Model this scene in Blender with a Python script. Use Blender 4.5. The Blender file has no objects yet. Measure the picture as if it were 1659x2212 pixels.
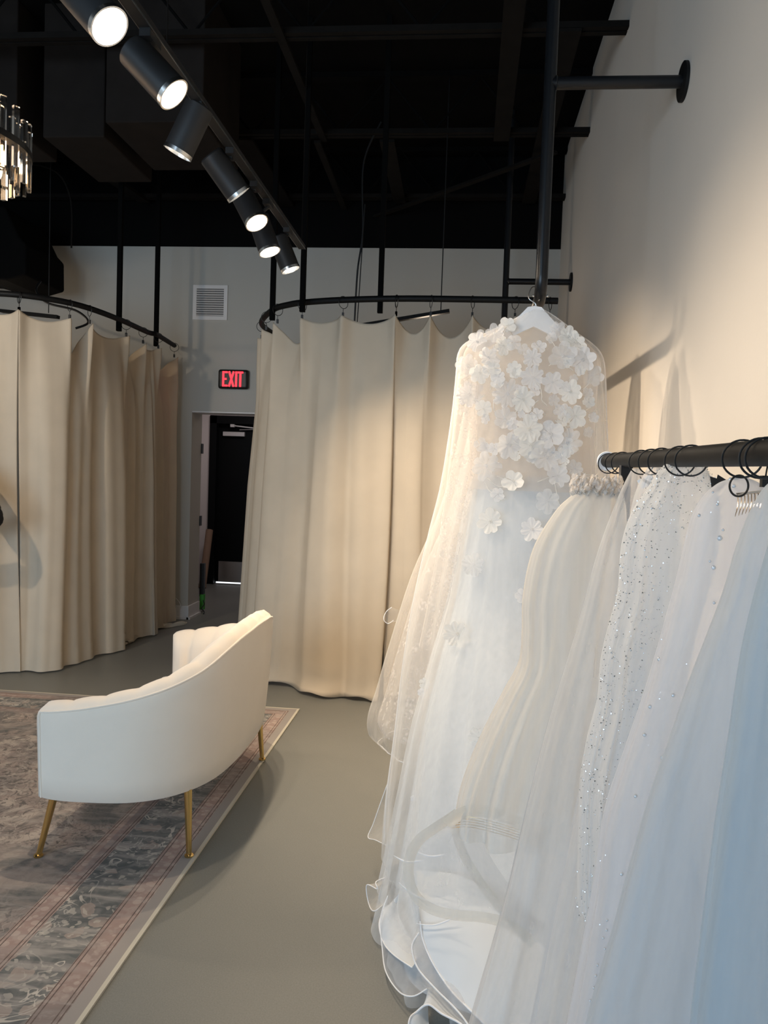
import bpy, bmesh, math, random
from mathutils import Vector, Matrix
import numpy as np
S = bpy.context.scene
COL = S.collection
random.seed(7)
PI = math.pi

# ------------------------------------------------------------------ camera
YAW, PITCH, ROLL, FPX, H = .0965758, -.0492365, .0344221, 1717.1, 1.5
cy_, sy_, cp_, sp_, cr_, sr_ = math.cos(YAW), math.sin(YAW), math.cos(PITCH), math.sin(PITCH), math.cos(ROLL), math.sin(ROLL)
FW = Vector((-sy_*cp_, cy_*cp_, sp_)); R0 = Vector((cy_, sy_, 0)); U0 = R0.cross(FW)
RT = cr_*R0+sr_*U0; UP = -sr_*R0+cr_*U0
EYE = Vector((0, 0, H))
cam = bpy.data.cameras.new('camera'); co = bpy.data.objects.new('camera', cam); COL.objects.link(co)
co.matrix_world = Matrix(((RT.x, UP.x, -FW.x, 0), (RT.y, UP.y, -FW.y, 0), (RT.z, UP.z, -FW.z, H), (0, 0, 0, 1)))
cam.sensor_fit = 'VERTICAL'; cam.sensor_height = 36; cam.sensor_width = 27; cam.lens = FPX/2212*36
cam.clip_start = .05; cam.clip_end = 100
S.camera = co

def ray(px, py): return (FW*FPX+RT*(px-829.5)-UP*(py-1106)).normalized()
def aY(px, py, y): d = ray(px, py); return EYE+d*(y/d.y)      # measured point standing in the plane y
def aZ(px, py, z): d = ray(px, py); return EYE+d*((z-H)/d.z)  # measured point at height z

# ------------------------------------------------------------------ materials
MATS = {}
def new_mat(name):
    m = bpy.data.materials.new(name); m.use_nodes = True; m.node_tree.nodes.clear(); MATS[name] = m
    return m, m.node_tree.nodes, m.node_tree.links
def c4(c): return (c[0], c[1], c[2], 1)
def pbr(name, col, rough=.6, metal=0, bump=0, bscale=60, var=0, vscale=8, sheen=0, spec=.5, trans=0, ior=1.45, emit=None, es=0, coat=0, bdist=.01):
    m, n, l = new_mat(name)
    o = n.new('ShaderNodeOutputMaterial'); p = n.new('ShaderNodeBsdfPrincipled'); l.new(p.outputs[0], o.inputs[0])
    p.inputs['Base Color'].default_value = c4(col); p.inputs['Roughness'].default_value = rough
    p.inputs['Metallic'].default_value = metal; p.inputs['Specular IOR Level'].default_value = spec
    p.inputs['Sheen Weight'].default_value = sheen; p.inputs['Transmission Weight'].default_value = trans
    p.inputs['IOR'].default_value = ior; p.inputs['Coat Weight'].default_value = coat
    if emit: p.inputs['Emission Color'].default_value = c4(emit); p.inputs['Emission Strength'].default_value = es
    t = n.new('ShaderNodeTexCoord')
    nz = n.new('ShaderNodeTexNoise'); nz.inputs['Scale'].default_value = vscale; nz.inputs['Detail'].default_value = 5
    l.new(t.outputs['Object'], nz.inputs['Vector'])
    mr = n.new('ShaderNodeMapRange'); mr.inputs[1].default_value = .3; mr.inputs[2].default_value = .7
    mr.inputs[3].default_value = 1-var; mr.inputs[4].default_value = 1+var; l.new(nz.outputs[0], mr.inputs[0])
    mx = n.new('ShaderNodeVectorMath'); mx.operation = 'SCALE'; mx.inputs[0].default_value = col[:3]
    l.new(mr.outputs[0], mx.inputs['Scale']); l.new(mx.outputs[0], p.inputs['Base Color'])
    if bump:
        b = n.new('ShaderNodeTexNoise'); b.inputs['Scale'].default_value = bscale; b.inputs['Detail'].default_value = 6
        l.new(t.outputs['Object'], b.inputs['Vector'])
        bb = n.new('ShaderNodeBump'); bb.inputs['Strength'].default_value = bump; bb.inputs['Distance'].default_value = bdist
        l.new(b.outputs[0], bb.inputs['Height']); l.new(bb.outputs[0], p.inputs['Normal'])
    return m

def cloth(name, col, trans=.3, rough=1., bump=.15, bscale=500, var=.03):
    m, n, l = new_mat(name)
    o = n.new('ShaderNodeOutputMaterial'); d = n.new('ShaderNodeBsdfDiffuse'); tr = n.new('ShaderNodeBsdfTranslucent'); mx = n.new('ShaderNodeMixShader')
    t = n.new('ShaderNodeTexCoord'); nz = n.new('ShaderNodeTexNoise'); nz.inputs['Scale'].default_value = 6; l.new(t.outputs['Object'], nz.inputs['Vector'])
    mr = n.new('ShaderNodeMapRange'); mr.inputs[1].default_value = .3; mr.inputs[2].default_value = .7; mr.inputs[3].default_value = 1-var; mr.inputs[4].default_value = 1+var
    l.new(nz.outputs[0], mr.inputs[0]); sc = n.new('ShaderNodeVectorMath'); sc.operation = 'SCALE'; sc.inputs[0].default_value = col
    l.new(mr.outputs[0], sc.inputs['Scale'])
    for q in (d, tr): l.new(sc.outputs[0], q.inputs['Color'])
    w = n.new('ShaderNodeTexNoise'); w.inputs['Scale'].default_value = bscale; l.new(t.outputs['Object'], w.inputs['Vector'])
    b = n.new('ShaderNodeBump'); b.inputs['Strength'].default_value = bump; b.inputs['Distance'].default_value = .002
    l.new(w.outputs[0], b.inputs['Height'])
    for q in (d, tr): l.new(b.outputs[0], q.inputs['Normal'])
    mx.inputs[0].default_value = trans; l.new(d.outputs[0], mx.inputs[1]); l.new(tr.outputs[0], mx.inputs[2]); l.new(mx.outputs[0], o.inputs[0])
    return m

def tulle(name, col, a0, a1, trans=.45, streak=.1, sscale=(30, 30, .5), power=2.2, lace=0, lscale=30):
    """sheer net: the open share of the mesh lets light through; seen at a slant its threads close up"""
    m, n, l = new_mat(name)
    o = n.new('ShaderNodeOutputMaterial'); d = n.new('ShaderNodeBsdfDiffuse'); tr = n.new('ShaderNodeBsdfTranslucent')
    tp = n.new('ShaderNodeBsdfTransparent'); m1 = n.new('ShaderNodeMixShader'); m2 = n.new('ShaderNodeMixShader')
    for q in (d, tr): q.inputs['Color'].default_value = c4(col)
    m1.inputs[0].default_value = trans; l.new(d.outputs[0], m1.inputs[1]); l.new(tr.outputs[0], m1.inputs[2])
    lw = n.new('ShaderNodeLayerWeight'); lw.inputs[0].default_value = .5
    pw = n.new('ShaderNodeMath'); pw.operation = 'POWER'; pw.inputs[1].default_value = power; l.new(lw.outputs['Facing'], pw.inputs[0])
    mr = n.new('ShaderNodeMapRange'); mr.inputs[3].default_value = a0; mr.inputs[4].default_value = a1; l.new(pw.outputs[0], mr.inputs[0])
    t = n.new('ShaderNodeTexCoord'); mp = n.new('ShaderNodeMapping'); mp.inputs['Scale'].default_value = sscale
    l.new(t.outputs['Object'], mp.inputs['Vector']); nz = n.new('ShaderNodeTexNoise'); nz.inputs['Scale'].default_value = 1; nz.inputs['Detail'].default_value = 3
    l.new(mp.outputs[0], nz.inputs['Vector'])
    m3 = n.new('ShaderNodeMapRange'); m3.inputs[1].default_value = .3; m3.inputs[2].default_value = .7; m3.inputs[3].default_value = 1-streak; m3.inputs[4].default_value = 1+streak
    l.new(nz.outputs[0], m3.inputs[0])
    mu = n.new('ShaderNodeMath'); mu.operation = 'MULTIPLY'; mu.use_clamp = True; l.new(mr.outputs[0], mu.inputs[0]); l.new(m3.outputs[0], mu.inputs[1])
    fac = mu.outputs[0]
    if lace:
        v = n.new('ShaderNodeTexVoronoi'); v.inputs['Scale'].default_value = lscale; v.feature = 'SMOOTH_F1'
        v2 = n.new('ShaderNodeTexNoise'); v2.inputs['Scale'].default_value = lscale*.25; v2.inputs['Detail'].default_value = 2
        l.new(t.outputs['Object'], v.inputs['Vector']); l.new(t.outputs['Object'], v2.inputs['Vector'])
        a = n.new('ShaderNodeMapRange'); a.inputs[1].default_value = .25; a.inputs[2].default_value = .45; a.inputs[3].default_value = lace; a.inputs[4].default_value = 0
        b = n.new('ShaderNodeMapRange'); b.inputs[1].default_value = .48; b.inputs[2].default_value = .58
        l.new(v.outputs['Distance'], a.inputs[0]); l.new(v2.outputs[0], b.inputs[0])
        c = n.new('ShaderNodeMath'); c.operation = 'MULTIPLY_ADD'; c.use_clamp = True
        l.new(a.outputs[0], c.inputs[0]); l.new(b.outputs[0], c.inputs[1]); l.new(fac, c.inputs[2]); fac = c.outputs[0]
    l.new(fac, m2.inputs[0]); l.new(tp.outputs[0], m2.inputs[1]); l.new(m1.outputs[0], m2.inputs[2]); l.new(m2.outputs[0], o.inputs[0])
    return m

def emis(name, col, s):
    m, n, l = new_mat(name); o = n.new('ShaderNodeOutputMaterial'); e = n.new('ShaderNodeEmission')
    e.inputs[0].default_value = c4(col); e.inputs[1].default_value = s; l.new(e.outputs[0], o.inputs[0]); return m

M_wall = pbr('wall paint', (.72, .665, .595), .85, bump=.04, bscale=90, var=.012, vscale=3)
M_black = pbr('black ceiling paint', (.0045, .0042, .004), .9, var=.1, spec=.08)
M_steel = pbr('dark joist paint', (.010, .0088, .0078), .85, var=.15, spec=.1)
M_duct = pbr('dark duct paint', (.02, .0165, .0145), .9, var=.1, spec=.08)
M_pipe = pbr('black steel pipe', (.010, .011, .013), .3, metal=.2, var=.05, spec=.5)
M_rod = pbr('black powder coat', (.007, .007, .007), .55, var=.05, spec=.25)
M_can = pbr('black lamp can', (.02, .02, .021), .5, var=.05)
M_cans = pbr('silver lamp ring', (.75, .74, .72), .25, metal=1)
M_lamp = emis('lamp glow', (1., .92, .8), 30)
M_trimw = pbr('white trim paint', (.74, .72, .71), .45)
M_hallw = pbr('hall wall paint', (.7, .66, .66), .85, var=.01)
M_doorb = pbr('black door', (.003, .004, .005), .6, spec=.15)
M_chrome = pbr('brushed steel', (.6, .6, .6), .3, metal=1)
M_satchrome = pbr('silver closer paint', (.62, .62, .63), .45, metal=.2)
M_gold = pbr('brass leg', (.78, .55, .22), .22, metal=1)
M_velvet = pbr('cream velvet', (.82, .735, .63), .85, sheen=.5, bump=.05, bscale=300, var=.025, vscale=5, spec=.2)
M_curtain = cloth('canvas curtain', (.78, .675, .535), .22)
M_post = pbr('matte black post', (.004, .004, .004), .9, spec=.06)
M_ring = pbr('black wire', (.01, .01, .01), .4)
M_white = pbr('white lacquer', (.85, .86, .88), .35)
M_red = emis('red letters', (1., .035, .05), 2.6)
M_card = pbr('cardboard', (.26, .17, .12), .85, var=.06)
M_green = pbr('green plastic', (.06, .35, .04), .5)
M_glass = pbr('crystal', (1., .97, .93), .04, trans=1, ior=1.5)
M_bulb = emis('warm bulb', (1., .62, .3), 14)
M_skin = pbr('skin', (.62, .4, .3), .55)
M_hair = pbr('dark hair', (.03, .018, .012), .5)
M_pearl = pbr('pearl', (.70, .71, .72), .12, metal=.25, coat=.8)
M_silver = pbr('silver comb', (.85, .75, .66), .15, metal=1)
M_petal = cloth('petal organza', (.90, .90, .91), .4, bump=.1)
M_petal2 = cloth('petal cotton', (.92, .91, .88), .3, bump=.1)
M_petal3 = tulle('sheer petal', (.90, .92, .95), .6, .95)
M_satin = cloth('sky tinted white satin', (.76, .81, .86), .25, bump=.02)  # white cloth with the blue of the daylight put into its colour
M_pipe_w = cloth('white piping', (.93, .94, .96), .2)
M_nude = tulle('nude illusion mesh', (.80, .745, .70), .38, .85)
M_liner = tulle('bodice lining', (.80, .77, .74), .5, .9)
M_veil = tulle('outer tulle', (.88, .87, .85), .19, .62)
M_skirt = tulle('skirt tulle', (.86, .88, .90), .34, .9, streak=.1)
M_lace = tulle('lace net', (.88, .84, .80), .25, .8, lace=.5, lscale=60)
M_ivory = tulle('ivory tulle', (.86, .835, .79), .50, .95, streak=.1)
M_organza = tulle('organza', (.82, .83, .85), .3, .75)
M_spark = tulle('glitter tulle', (.84, .86, .88), .45, .92)
M_pale = tulle('pearl veil net', (.82, .835, .88), .45, .92)
M_ruche = tulle('ruched tulle', (.88, .84, .80), .7, .98)
M_blue = tulle('blue tinted tulle', (.70, .745, .79), .5, .95)  # net tinted pale blue all over
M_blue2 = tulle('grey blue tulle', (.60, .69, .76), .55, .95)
M_hair_b = tulle('horsehair braid', (.80, .76, .68), .5, .9)
M_seq = pbr('glitter flake', (.85, .92, .97), .12, metal=1)
M_label = pbr('paper tag', (.8, .8, .8), .6)

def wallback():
    m, n, l = new_mat('dimmed greige back wall with black upper band')
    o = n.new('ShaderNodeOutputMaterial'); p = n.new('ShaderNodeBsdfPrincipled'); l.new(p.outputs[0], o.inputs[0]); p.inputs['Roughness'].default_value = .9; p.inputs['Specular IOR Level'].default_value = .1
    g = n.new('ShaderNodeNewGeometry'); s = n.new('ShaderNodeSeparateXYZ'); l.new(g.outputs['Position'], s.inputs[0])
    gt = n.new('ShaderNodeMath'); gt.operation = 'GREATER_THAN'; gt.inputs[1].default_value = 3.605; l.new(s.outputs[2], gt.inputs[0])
    mx = n.new('ShaderNodeMix'); mx.data_type = 'RGBA'; mx.inputs[6].default_value = (.50, .485, .445, 1); mx.inputs[7].default_value = (.003, .003, .003, 1)  # greige paint, its tone also darkened for the dim light back here
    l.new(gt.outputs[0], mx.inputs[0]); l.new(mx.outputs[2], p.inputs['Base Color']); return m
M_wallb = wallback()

def floor_mat():
    m, n, l = new_mat('polished concrete')
    o = n.new('ShaderNodeOutputMaterial'); p = n.new('ShaderNodeBsdfPrincipled'); l.new(p.outputs[0], o.inputs[0])
    t = n.new('ShaderNodeTexCoord'); a = n.new('ShaderNodeTexNoise'); a.inputs['Scale'].default_value = .9; a.inputs['Detail'].default_value = 6
    b = n.new('ShaderNodeTexNoise'); b.inputs['Scale'].default_value = 220; b.inputs['Detail'].default_value = 3
    for q in (a, b): l.new(t.outputs['Object'], q.inputs['Vector'])
    r = n.new('ShaderNodeValToRGB'); e = r.color_ramp.elements
    e[0].position = .3; e[0].color = (.185, .19, .178, 1); e[1].position = .7; e[1].color = (.222, .224, .208, 1)
    l.new(a.outputs[0], r.inputs[0])
    mr = n.new('ShaderNodeMapRange'); mr.inputs[1].default_value = .3; mr.inputs[2].default_value = .7; mr.inputs[3].default_value = .90; mr.inputs[4].default_value = 1.1; l.new(b.outputs[0], mr.inputs[0])
    sc = n.new('ShaderNodeVectorMath'); sc.operation = 'SCALE'; l.new(r.outputs[0], sc.inputs[0]); l.new(mr.outputs[0], sc.inputs['Scale']); l.new(sc.outputs[0], p.inputs['Base Color'])
    p.inputs['Roughness'].default_value = .42; p.inputs['Specular IOR Level'].default_value = .4
    return m
M_floor = floor_mat()

def rug_mat(x0, x1, y0, y1):
    m, n, l = new_mat('faded persian rug')
    o = n.new('ShaderNodeOutputMaterial'); p = n.new('ShaderNodeBsdfPrincipled'); l.new(p.outputs[0], o.inputs[0]); p.inputs['Roughness'].default_value = .95; p.inputs['Specular IOR Level'].default_value = .15
    t = n.new('ShaderNodeNewGeometry'); s = n.new('ShaderNodeSeparateXYZ'); l.new(t.outputs['Position'], s.inputs[0])
    def mth(op, a, b=None, c=None, clamp=False):
        q = n.new('ShaderNodeMath'); q.operation = op; q.use_clamp = clamp
        for i, v in enumerate((a, b, c)):
            if v is None: continue
            if isinstance(v, (int, float)): q.inputs[i].default_value = v
            else: l.new(v, q.inputs[i])
        return q.outputs[0]
    X, Yv = s.outputs[0], s.outputs[1]
    d = mth('MINIMUM', mth('MINIMUM', mth('SUBTRACT', X, x0), mth('SUBTRACT', x1, X)), mth('MINIMUM', mth('SUBTRACT', Yv, y0), mth('SUBTRACT', y1, Yv)))
    def noise(sc, det=4, dist=0, vec=None):
        q = n.new('ShaderNodeTexNoise'); q.inputs['Scale'].default_value = sc; q.inputs['Detail'].default_value = det; q.inputs['Distortion'].default_value = dist
        l.new(vec or t.outputs['Position'], q.inputs['Vector']); return q.outputs[0]
    def mix(f, a, b):
        q = n.new('ShaderNodeMix'); q.data_type = 'RGBA'
        for i, v in ((0, f), (6, a), (7, b)):
            if isinstance(v, tuple): q.inputs[i].default_value = c4(v)
            elif isinstance(v, (int, float)): q.inputs[i].default_value = v
            else: l.new(v, q.inputs[i])
        return q.outputs[2]
    def step(v, a, b): 
        q = n.new('ShaderNodeMapRange'); q.inputs[1].default_value = a; q.inputs[2].default_value = b; l.new(v, q.inputs[0]); return q.outputs[0]
    dd = d
    slate, taupe, rose, cream, dark = (.088, .096, .098), (.26, .20, .17), (.26, .165, .138), (.42, .36, .30), (.08, .074, .072)
    # field: faded medallion, streaky wear
    w = n.new('ShaderNodeMapping'); w.inputs['Scale'].default_value = (3, 22, 1); l.new(t.outputs['Position'], w.inputs['Vector'])
    wear = noise(1.2, 5, .5, w.outputs[0]); big = noise(1.6, 3, 1.2)
    field = mix(step(big, .42, .58), (.27, .20, .17), (.17, .145, .135))
    field = mix(step(noise(5, 5, 2.5), .5, .62), field, (.34, .28, .235))
    field = mix(mth('MULTIPLY', step(noise(9, 4, 3.5), .55, .6), .75), field, dark)
    # scroll work in the wide border
    vv = n.new('ShaderNodeTexVoronoi'); vv.feature = 'DISTANCE_TO_EDGE'; vv.inputs['Scale'].default_value = 13
    wp = n.new('ShaderNodeTexNoise'); wp.inputs['Scale'].default_value = 9; wp.inputs['Detail'].default_value = 3; l.new(t.outputs['Position'], wp.inputs['Vector'])
    va = n.new('ShaderNodeVectorMath'); va.operation = 'MULTIPLY_ADD'; va.inputs[1].default_value = (.16, .16, .16); l.new(wp.outputs[1], va.inputs[0]); l.new(t.outputs['Position'], va.inputs[2]); l.new(va.outputs[0], vv.inputs['Vector'])
    scroll = mth('LESS_THAN', mth('ABSOLUTE', mth('SUBTRACT', mth('FRACT', mth('MULTIPLY', noise(7.5, 2, 1.8), 5.0)), .5)), .085)
    bl = n.new('ShaderNodeTexVoronoi'); bl.inputs['Scale'].default_value = 9; l.new(va.outputs[0], bl.inputs['Vector'])
    blob = mth('LESS_THAN', bl.outputs['Distance'], .3)
    def curl(sc, mul, w, dist): return mth('LESS_THAN', mth('ABSOLUTE', mth('SUBTRACT', mth('FRACT', mth('MULTIPLY', noise(sc, 2, dist), mul)), .5)), w)
    field = mix(mth('MULTIPLY', curl(6, 7., .09, 2.2), .42), field, (.36, .31, .27))
    field = mix(mth('MULTIPLY', curl(11, 6., .10, 1.5), .45), field, (.10, .095, .09))
    leaf = n.new('ShaderNodeTexVoronoi'); leaf.inputs['Scale'].default_value = 30; l.new(va.outputs[0], leaf.inputs['Vector'])
    slate_v = mix(step(noise(14, 4, 1), .4, .6), slate, (.15, .15, .145))
    border = mix(mth('MULTIPLY', blob, .6), slate_v, (.30, .22, .18))
    border = mix(mth('MULTIPLY', mth('MULTIPLY', mth('LESS_THAN', leaf.outputs['Distance'], .34), step(noise(6, 2), .42, .56)), .55), border, (.38, .34, .29))
    border = mix(mth('MULTIPLY', scroll, mth('MULTIPLY', step(noise(4, 2), .4, .55), .8)), border, (.42, .38, .33))
    border = mix(mth('MULTIPLY', step(wear, .5, .62), .5), border, (.28, .255, .235))
    # narrow rose borders with dots
    dv = n.new('ShaderNodeTexVoronoi'); dv.inputs['Scale'].default_value = 26; l.new(t.outputs['Position'], dv.inputs['Vector'])
    rs = mix(mth('MULTIPLY', mth('LESS_THAN', dv.outputs['Distance'], .38), .45), rose, (.40, .30, .25))
    rs = mix(mth('MULTIPLY', step(noise(1.8, 3), .46, .60), .75), rs, (.15, .13, .125))
    rs = mix(mth('MULTIPLY', step(noise(40, 3), .5, .62), .3), rs, (.36, .29, .25))
    def band(a, b): return mth('MULTIPLY', mth('GREATER_THAN', dd, a), mth('LESS_THAN', dd, b))
    edge = (.40, .37, .29); grey = (.235, .21, .195)
    c = mix(band(.014, 9), edge, grey)
    c = mix(band(.055, 9), c, rs)
    for a in (.058, .072, .125, .138, .335, .348, .40, .413): c = mix(band(a, a+.004), c, (.10, .07, .06))
    c2 = mix(band(.143, .33), c, border)
    c3 = mix(band(.42, 99), c2, field)
    # a second darker spandrel ring round the field
    sp = mix(step(noise(3.2, 4, 1.5), .45, .6), slate, (.24, .195, .17))
    c3 = mix(mth('MULTIPLY', band(.42, .78), mth('MULTIPLY', step(noise(1.5, 3, 2), .42, .52), .8)), c3, sp)
    c3 = mix(mth('MULTIPLY', mth('MULTIPLY', step(wear, .48, .68), .35), band(.055, 9)), c3, (.30, .265, .245))
    hsv = n.new('ShaderNodeHueSaturation'); hsv.inputs['Value'].default_value = 1.5; hsv.inputs['Saturation'].default_value = .72; l.new(c3, hsv.inputs['Color']); l.new(hsv.outputs[0], p.inputs['Base Color'])
    return m

# ------------------------------------------------------------------ object helpers
def link(name, verts, faces, mat, parent=None, smooth=True, mats=None):
    me = bpy.data.meshes.new(name); me.from_pydata([tuple(v) for v in verts], [], faces); me.update()
    for m in (mats or [mat]): me.materials.append(m)
    if smooth:
        for p in me.polygons: p.use_smooth = True
    o = bpy.data.objects.new(name, me); COL.objects.link(o)
    if parent: o.parent = parent; o.matrix_parent_inverse = Matrix.Translation(-Vector(parent.location)) if parent.parent is None and parent.type == 'EMPTY' else parent.matrix_basis.inverted()
    return o
class MB:
    def __init__(s): s.v = []; s.f = []; s.m = []; s.cm = 0
    def add(s, vs, fs):
        b = len(s.v); s.v += [Vector(q) for q in vs]; s.f += [tuple(i+b for i in f) for f in fs]; s.m += [s.cm]*len(fs)
    def box(s, c, d, rot=None, bev=0):
        x, y, z = [q/2 for q in d]; vs = [Vector((i*x, j*y, k*z)) for i in (-1, 1) for j in (-1, 1) for k in (-1, 1)]
        if rot is not None: vs = [rot@v for v in vs]
        s.add([v+Vector(c) for v in vs], [(0, 1, 3, 2), (4, 6, 7, 5), (0, 4, 5, 1), (2, 3, 7, 6), (0, 2, 6, 4), (1, 5, 7, 3)])
    def span(s, a, b): s.box([(a[i]+b[i])/2 for i in range(3)], [abs(b[i]-a[i]) for i in range(3)])
    def tube(s, pts, r, n=12, cap=True, closed=False):
        pts = [Vector(p) for p in pts]; N = len(pts); rs = r if isinstance(r, (list, tuple)) else [r]*N
        up = None; b = len(s.v); vs = []
        for i, p in enumerate(pts):
            if closed: t = (pts[(i+1) % N]-pts[i-1]).normalized()
            else: t = (pts[min(i+1, N-1)]-pts[max(i-1, 0)]).normalized()
            if up is None: up = Vector((0, 0, 1)) if abs(t.z) < .9 else Vector((1, 0, 0))
            a = (up-t*up.dot(t)).normalized(); up = a; c = t.cross(a)
            for k in range(n): g = 2*PI*k/n; vs.append(p+(a*math.cos(g)+c*math.sin(g))*rs[i])
        fs = []
        for i in range(N if closed else N-1):
            j = (i+1) % N
            for k in range(n): k2 = (k+1) % n; fs.append((i*n+k, i*n+k2, j*n+k2, j*n+k))
        if cap and not closed: fs.append(tuple(range(n))[::-1]); fs.append(tuple((N-1)*n+k for k in range(n)))
        s.add(vs, fs)
    def lathe(s, a, axis, prof, n=24):
        axis = Vector(axis).normalized(); u = axis.orthogonal().normalized(); w = axis.cross(u); a = Vector(a)
        vs = []; fs = []
        for (h, r) in prof:
            for k in range(n): g = 2*PI*k/n; vs.append(a+axis*h+(u*math.cos(g)+w*math.sin(g))*r)
        for i in range(len(prof)-1):
            for k in range(n): k2 = (k+1) % n; fs.append((i*n+k, i*n+k2, (i+1)*n+k2, (i+1)*n+k))
        s.add(vs, fs)
    def torus(s, c, ax, R, r, n=28, k=8):
        ax = Vector(ax).normalized(); u = ax.orthogonal().normalized(); w = ax.cross(u); c = Vector(c)
        s.tube([c+(u*math.cos(2*PI*i/n)+w*math.sin(2*PI*i/n))*R for i in range(n)], r, k, closed=True)
    def sphere(s, c, r, n=12, m=8, sc=(1, 1, 1)):
        prof = [(-r*math.cos(PI*i/m), max(1e-4, r*math.sin(PI*i/m))) for i in range(m+1)]
        t = MB(); t.lathe((0, 0, 0), (0, 0, 1), prof, n)
        s.add([Vector((v.x*sc[0], v.y*sc[1], v.z*sc[2]))+Vector(c) for v in t.v], t.f)
    def build(s, name, mat, parent=None, smooth=True, bevel=0, mats=None, sharp=True):
        o = link(name, s.v, s.f, mat, parent, smooth, mats)
        if mats: o.data.polygons.foreach_set('material_index', s.m)
        if bevel:
            b = o.modifiers.new('b', 'BEVEL'); b.width = bevel; b.segments = 3; b.limit_method = 'ANGLE'
        if smooth and sharp:
            try: o.data.set_sharp_from_angle(angle=math.radians(40))
            except Exception: pass
        return o
def tag(o, label=None, cat=None, group=None, kind=None):
    if label: o['label'] = label
    if cat: o['category'] = cat
    if group: o['group'] = group
    if kind: o['kind'] = kind
    return o
def thing(name, label, cat, loc=(0, 0, 0), group=None):
    o = bpy.data.objects.new(name, None); o.empty_display_size = .1; COL.objects.link(o); o.location = loc
    return tag(o, label, cat, group)
def struct(name, mb, mat, parent=None, **k):
    o = mb.build(name, mat, parent, smooth=False, **k)
    if parent is None: o['kind'] = 'structure'
    return o
def dup(root, loc, label=None, group=None):
    r = root.copy(); COL.objects.link(r); r.location = loc
    if label: r['label'] = label
    if group: r['group'] = group
    for ch in root.children:
        c = ch.copy(); COL.objects.link(c); c.parent = r; c.matrix_parent_inverse = ch.matrix_parent_inverse.copy()
        for g in ch.children:
            d = g.copy(); COL.objects.link(d); d.parent = c; d.matrix_parent_inverse = g.matrix_parent_inverse.copy()
    return r
def catmull(P, n):
    P = np.array(P, float); N = len(P); out = []
    seg = np.linspace(0, N-1, n)
    for s in seg:
        i = min(int(s), N-2); t = s-i
        p0 = P[max(i-1, 0)]; p1 = P[i]; p2 = P[i+1]; p3 = P[min(i+2, N-1)]
        out.append(.5*((2*p1)+(-p0+p2)*t+(2*p0-5*p1+4*p2-p3)*t*t+(-p0+3*p1-3*p2+p3)*t**3))
    return np.array(out)
def resample(P, n):
    P = np.array(P, float); d = np.r_[0, np.cumsum(np.linalg.norm(np.diff(P, axis=0), axis=1))]
    s = np.linspace(0, d[-1], n); return np.stack([np.interp(s, d, P[:, k]) for k in range(P.shape[1])], 1), d[-1]

# ------------------------------------------------------------------ the room
W, YB, ZC, XL, YF = .8175, 7.53, 4.45, -6.2, -2.6
b = MB(); b.span((XL-.2, YF-.2, -.1), (W+.2, 10.4, 0)); struct('floor', b, M_floor)
b = MB(); b.span((W, YF-.2, 0), (W+.2, YB+.3, ZC+.1)); struct('wall_right', b, M_wall)
b = MB(); b.span((XL-.2, YF-.2, 0), (XL, YB+.3, ZC+.1)); struct('wall_left', b, M_wall)
OX0, OX1, OZ = -2.632, -1.72, 2.035
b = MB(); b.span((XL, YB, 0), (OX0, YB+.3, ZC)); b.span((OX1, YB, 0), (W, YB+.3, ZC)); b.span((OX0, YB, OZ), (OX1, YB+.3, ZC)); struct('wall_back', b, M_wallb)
b = MB(); b.span((XL-.2, YF-.2, ZC), (W+.2, YB+.3, ZC+.1)); struct('ceiling', b, M_black)
# shop front behind the camera: low wall, two piers, header, window opening
wx0, wx1, wz0, wz1 = -5.4, -.9, .25, 2.9
b = MB(); b.span((XL, YF-.2, 0), (W, YF, wz0)); b.span((XL, YF-.2, wz1), (W, YF, ZC)); b.span((XL, YF-.2, wz0), (wx0, YF, wz1)); b.span((wx1, YF-.2, wz0), (W, YF, wz1)); struct('wall_front', b, M_wall)
b = MB()
for x in (wx0+.03, wx0+1.75, wx0+3.5, wx1-.03): b.span((x-.03, YF-.13, wz0), (x+.03, YF-.07, wz1))
for z in (wz0+.03, wz1-.03): b.span((wx0, YF-.13, z-.03), (wx1, YF-.07, z+.03))
struct('window_1', b, M_rod)
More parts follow.
